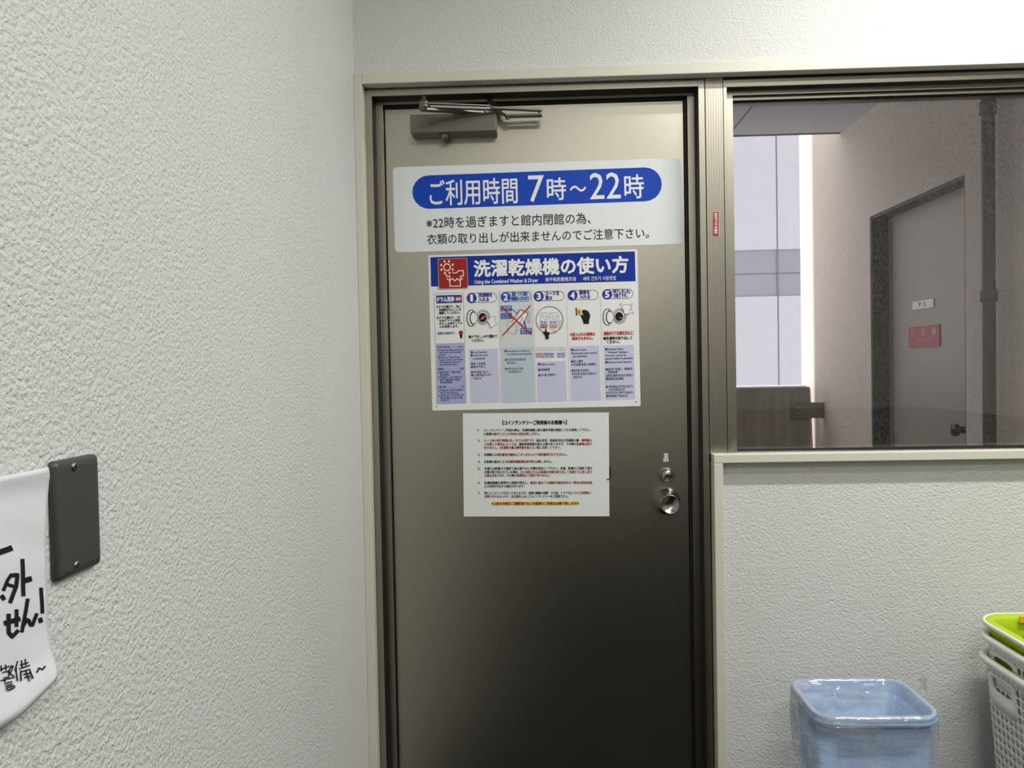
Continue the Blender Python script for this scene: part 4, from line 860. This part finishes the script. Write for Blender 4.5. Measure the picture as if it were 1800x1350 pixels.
def side_plate(name, label, cat, quad, m, prints):
    xs = XD - 0.0002; W = [PX(x, y, xs) for x, y in quad]; c = (W[0] + W[1] + W[2] + W[3]) / 4
    hy_ = abs((W[1].y + W[2].y) - (W[0].y + W[3].y)) / 4; hz_ = abs((W[0].z + W[1].z) - (W[2].z + W[3].z)) / 4
    o = empty(name, (xs, c.y, c.z), label, cat); b = MB(); b.box(-0.004, 0, -hy_, hy_, -hz_, hz_, m); b.build('plate', o, bevel=0.0006)
    b = MB()
    for t, u0, u1, v, h, ikm, bold in prints:      # u 0..1 runs from the far side to the near side (left to right for the reader)
        vs, fs = glyphs(t); xs_ = [p[0] for p in vs]; ys_ = [p[1] for p in vs]; s_ = 2 * hy_ * (u1 - u0) / (max(xs_) - min(xs_)); sy = 2 * hz_ * h / (max(ys_) - min(ys_))
        for k in range(4 if bold else 1):
            ox, oz = (bold * 0.6 * math.cos(k * PI / 2), bold * 0.6 * math.sin(k * PI / 2)) if bold else (0, 0)
            b.add([(-0.0042 - 0.00001 * k, hy_ - 2 * hy_ * u0 - (p[0] - min(xs_)) * s_ + ox, hz_ - 2 * hz_ * v + (p[1] - (max(ys_) + min(ys_)) / 2) * sy + oz) for p in vs], [f_ for f_ in fs], ikm)
    b.build('lettering', o)
side_plate('door_nameplate', 'small white nameplate with black letters on the door beyond the window', 'nameplate', [(1605, 532), (1641.5, 523.7), (1643, 541), (1606, 543.7)], I['white'], [('P', 0.33, 0.43, 0.47, 0.5, I['black'], 0.0012), ('S', 0.55, 0.65, 0.47, 0.5, I['black'], 0.0012)])
M_rs = mat('red_plate', (168, 28, 50), 0.4)
side_plate('valve_sign', 'red sign with faded white characters below the nameplate beyond the window', 'sign', [(1598.5, 575), (1653, 570), (1653.5, 609), (1599, 611.5)], M_rs, [('制', 0.08, 0.20, 0.30, 0.34, I['plum'], 0), ('御', 0.42, 0.54, 0.30, 0.34, I['plum'], 0), ('弁', 0.78, 0.90, 0.30, 0.34, I['cream'], 0), ('スプリンクラー', 0.20, 0.80, 0.66, 0.2, I['plum'], 0)])
# pipe on the passage wall
pb = PX(1737, 300, 1.37); pp = empty('drain_pipe', (1.37, pb.y, 0), 'dark vertical pipe on the passage wall right of the far door', 'pipe')
b = MB(); b.tube([(0, 0, 0), (0, 0, ZSF)], 0.019, M_pipe, 20); b.build('pipe', pp)
for zc_ in (PX(1737, 190, 1.37).z, PX(1737, 520, 1.37).z): b = MB(); b.lathe([(0.019, -0.018), (0.024, -0.018), (0.024, 0.018), (0.019, 0.018)], (0, 0, zc_), (0, 0, 1), M_pipe, 20); b.build('coupling', pp)
# partition board with bracket
YBd = 2.12
bt = PY(1350, 681, YBd).z; bx1 = PY(1424, 720, YBd).x
b = MB(); b.box(-0.5, bx1, YBd, YBd + 0.02, 0.0, bt, M_board)
pbd = tag(b.build('balcony_board', bevel=0.004), 'weathered grey brown board standing across the far end of the passage', 'board')
k0, k1 = PY(1391, 708, YBd - 0.012), PY(1424, 735, YBd - 0.012)
b = MB(); b.box(k0.x, XW, YBd - 0.010, YBd, k1.z, k0.z, M_closer); b.box(k0.x, XW, YBd - 0.018, YBd - 0.009, k0.z - 0.006, k0.z, M_closer); b.box(k0.x, XW, YBd - 0.018, YBd - 0.009, k1.z, k1.z + 0.006, M_closer); setparent(b.build('bracket'), pbd)
bq = PY(1403, 718, YBd - 0.012); b = MB(); b.lathe([(0.009, 0), (0.008, 0.007), (0, 0.009)], (bq.x, YBd - 0.010, bq.z), (0, -1, 0), M_steel, 16); setparent(b.build('bolt'), pbd)
# neighbouring building
YN = 5.2
b = MB(); zn = lambda y: PY(1340, y, YN).z
b.box(-3, 5, YN, YN + 0.2, -1, zn(521), M_nei); b.box(-3, 5, YN + 0.01, YN + 0.2, zn(521), zn(439), M_band); b.box(-3, 5, YN, YN + 0.2, zn(439), 3.7, M_nei)
for jxp in (1367, ): jx = PY(jxp, 480, YN).x; b.box(jx - 0.006, jx + 0.006, YN - 0.001, YN, -1, 3.7, M_joint)
b.box(-3, 5, YN + 0.008, YN + 0.012, zn(482), zn(480), M_joint)
struct(b.build('wall_neighbour'))

bpy.data.objects.remove(_to); bpy.data.curves.remove(_tc)
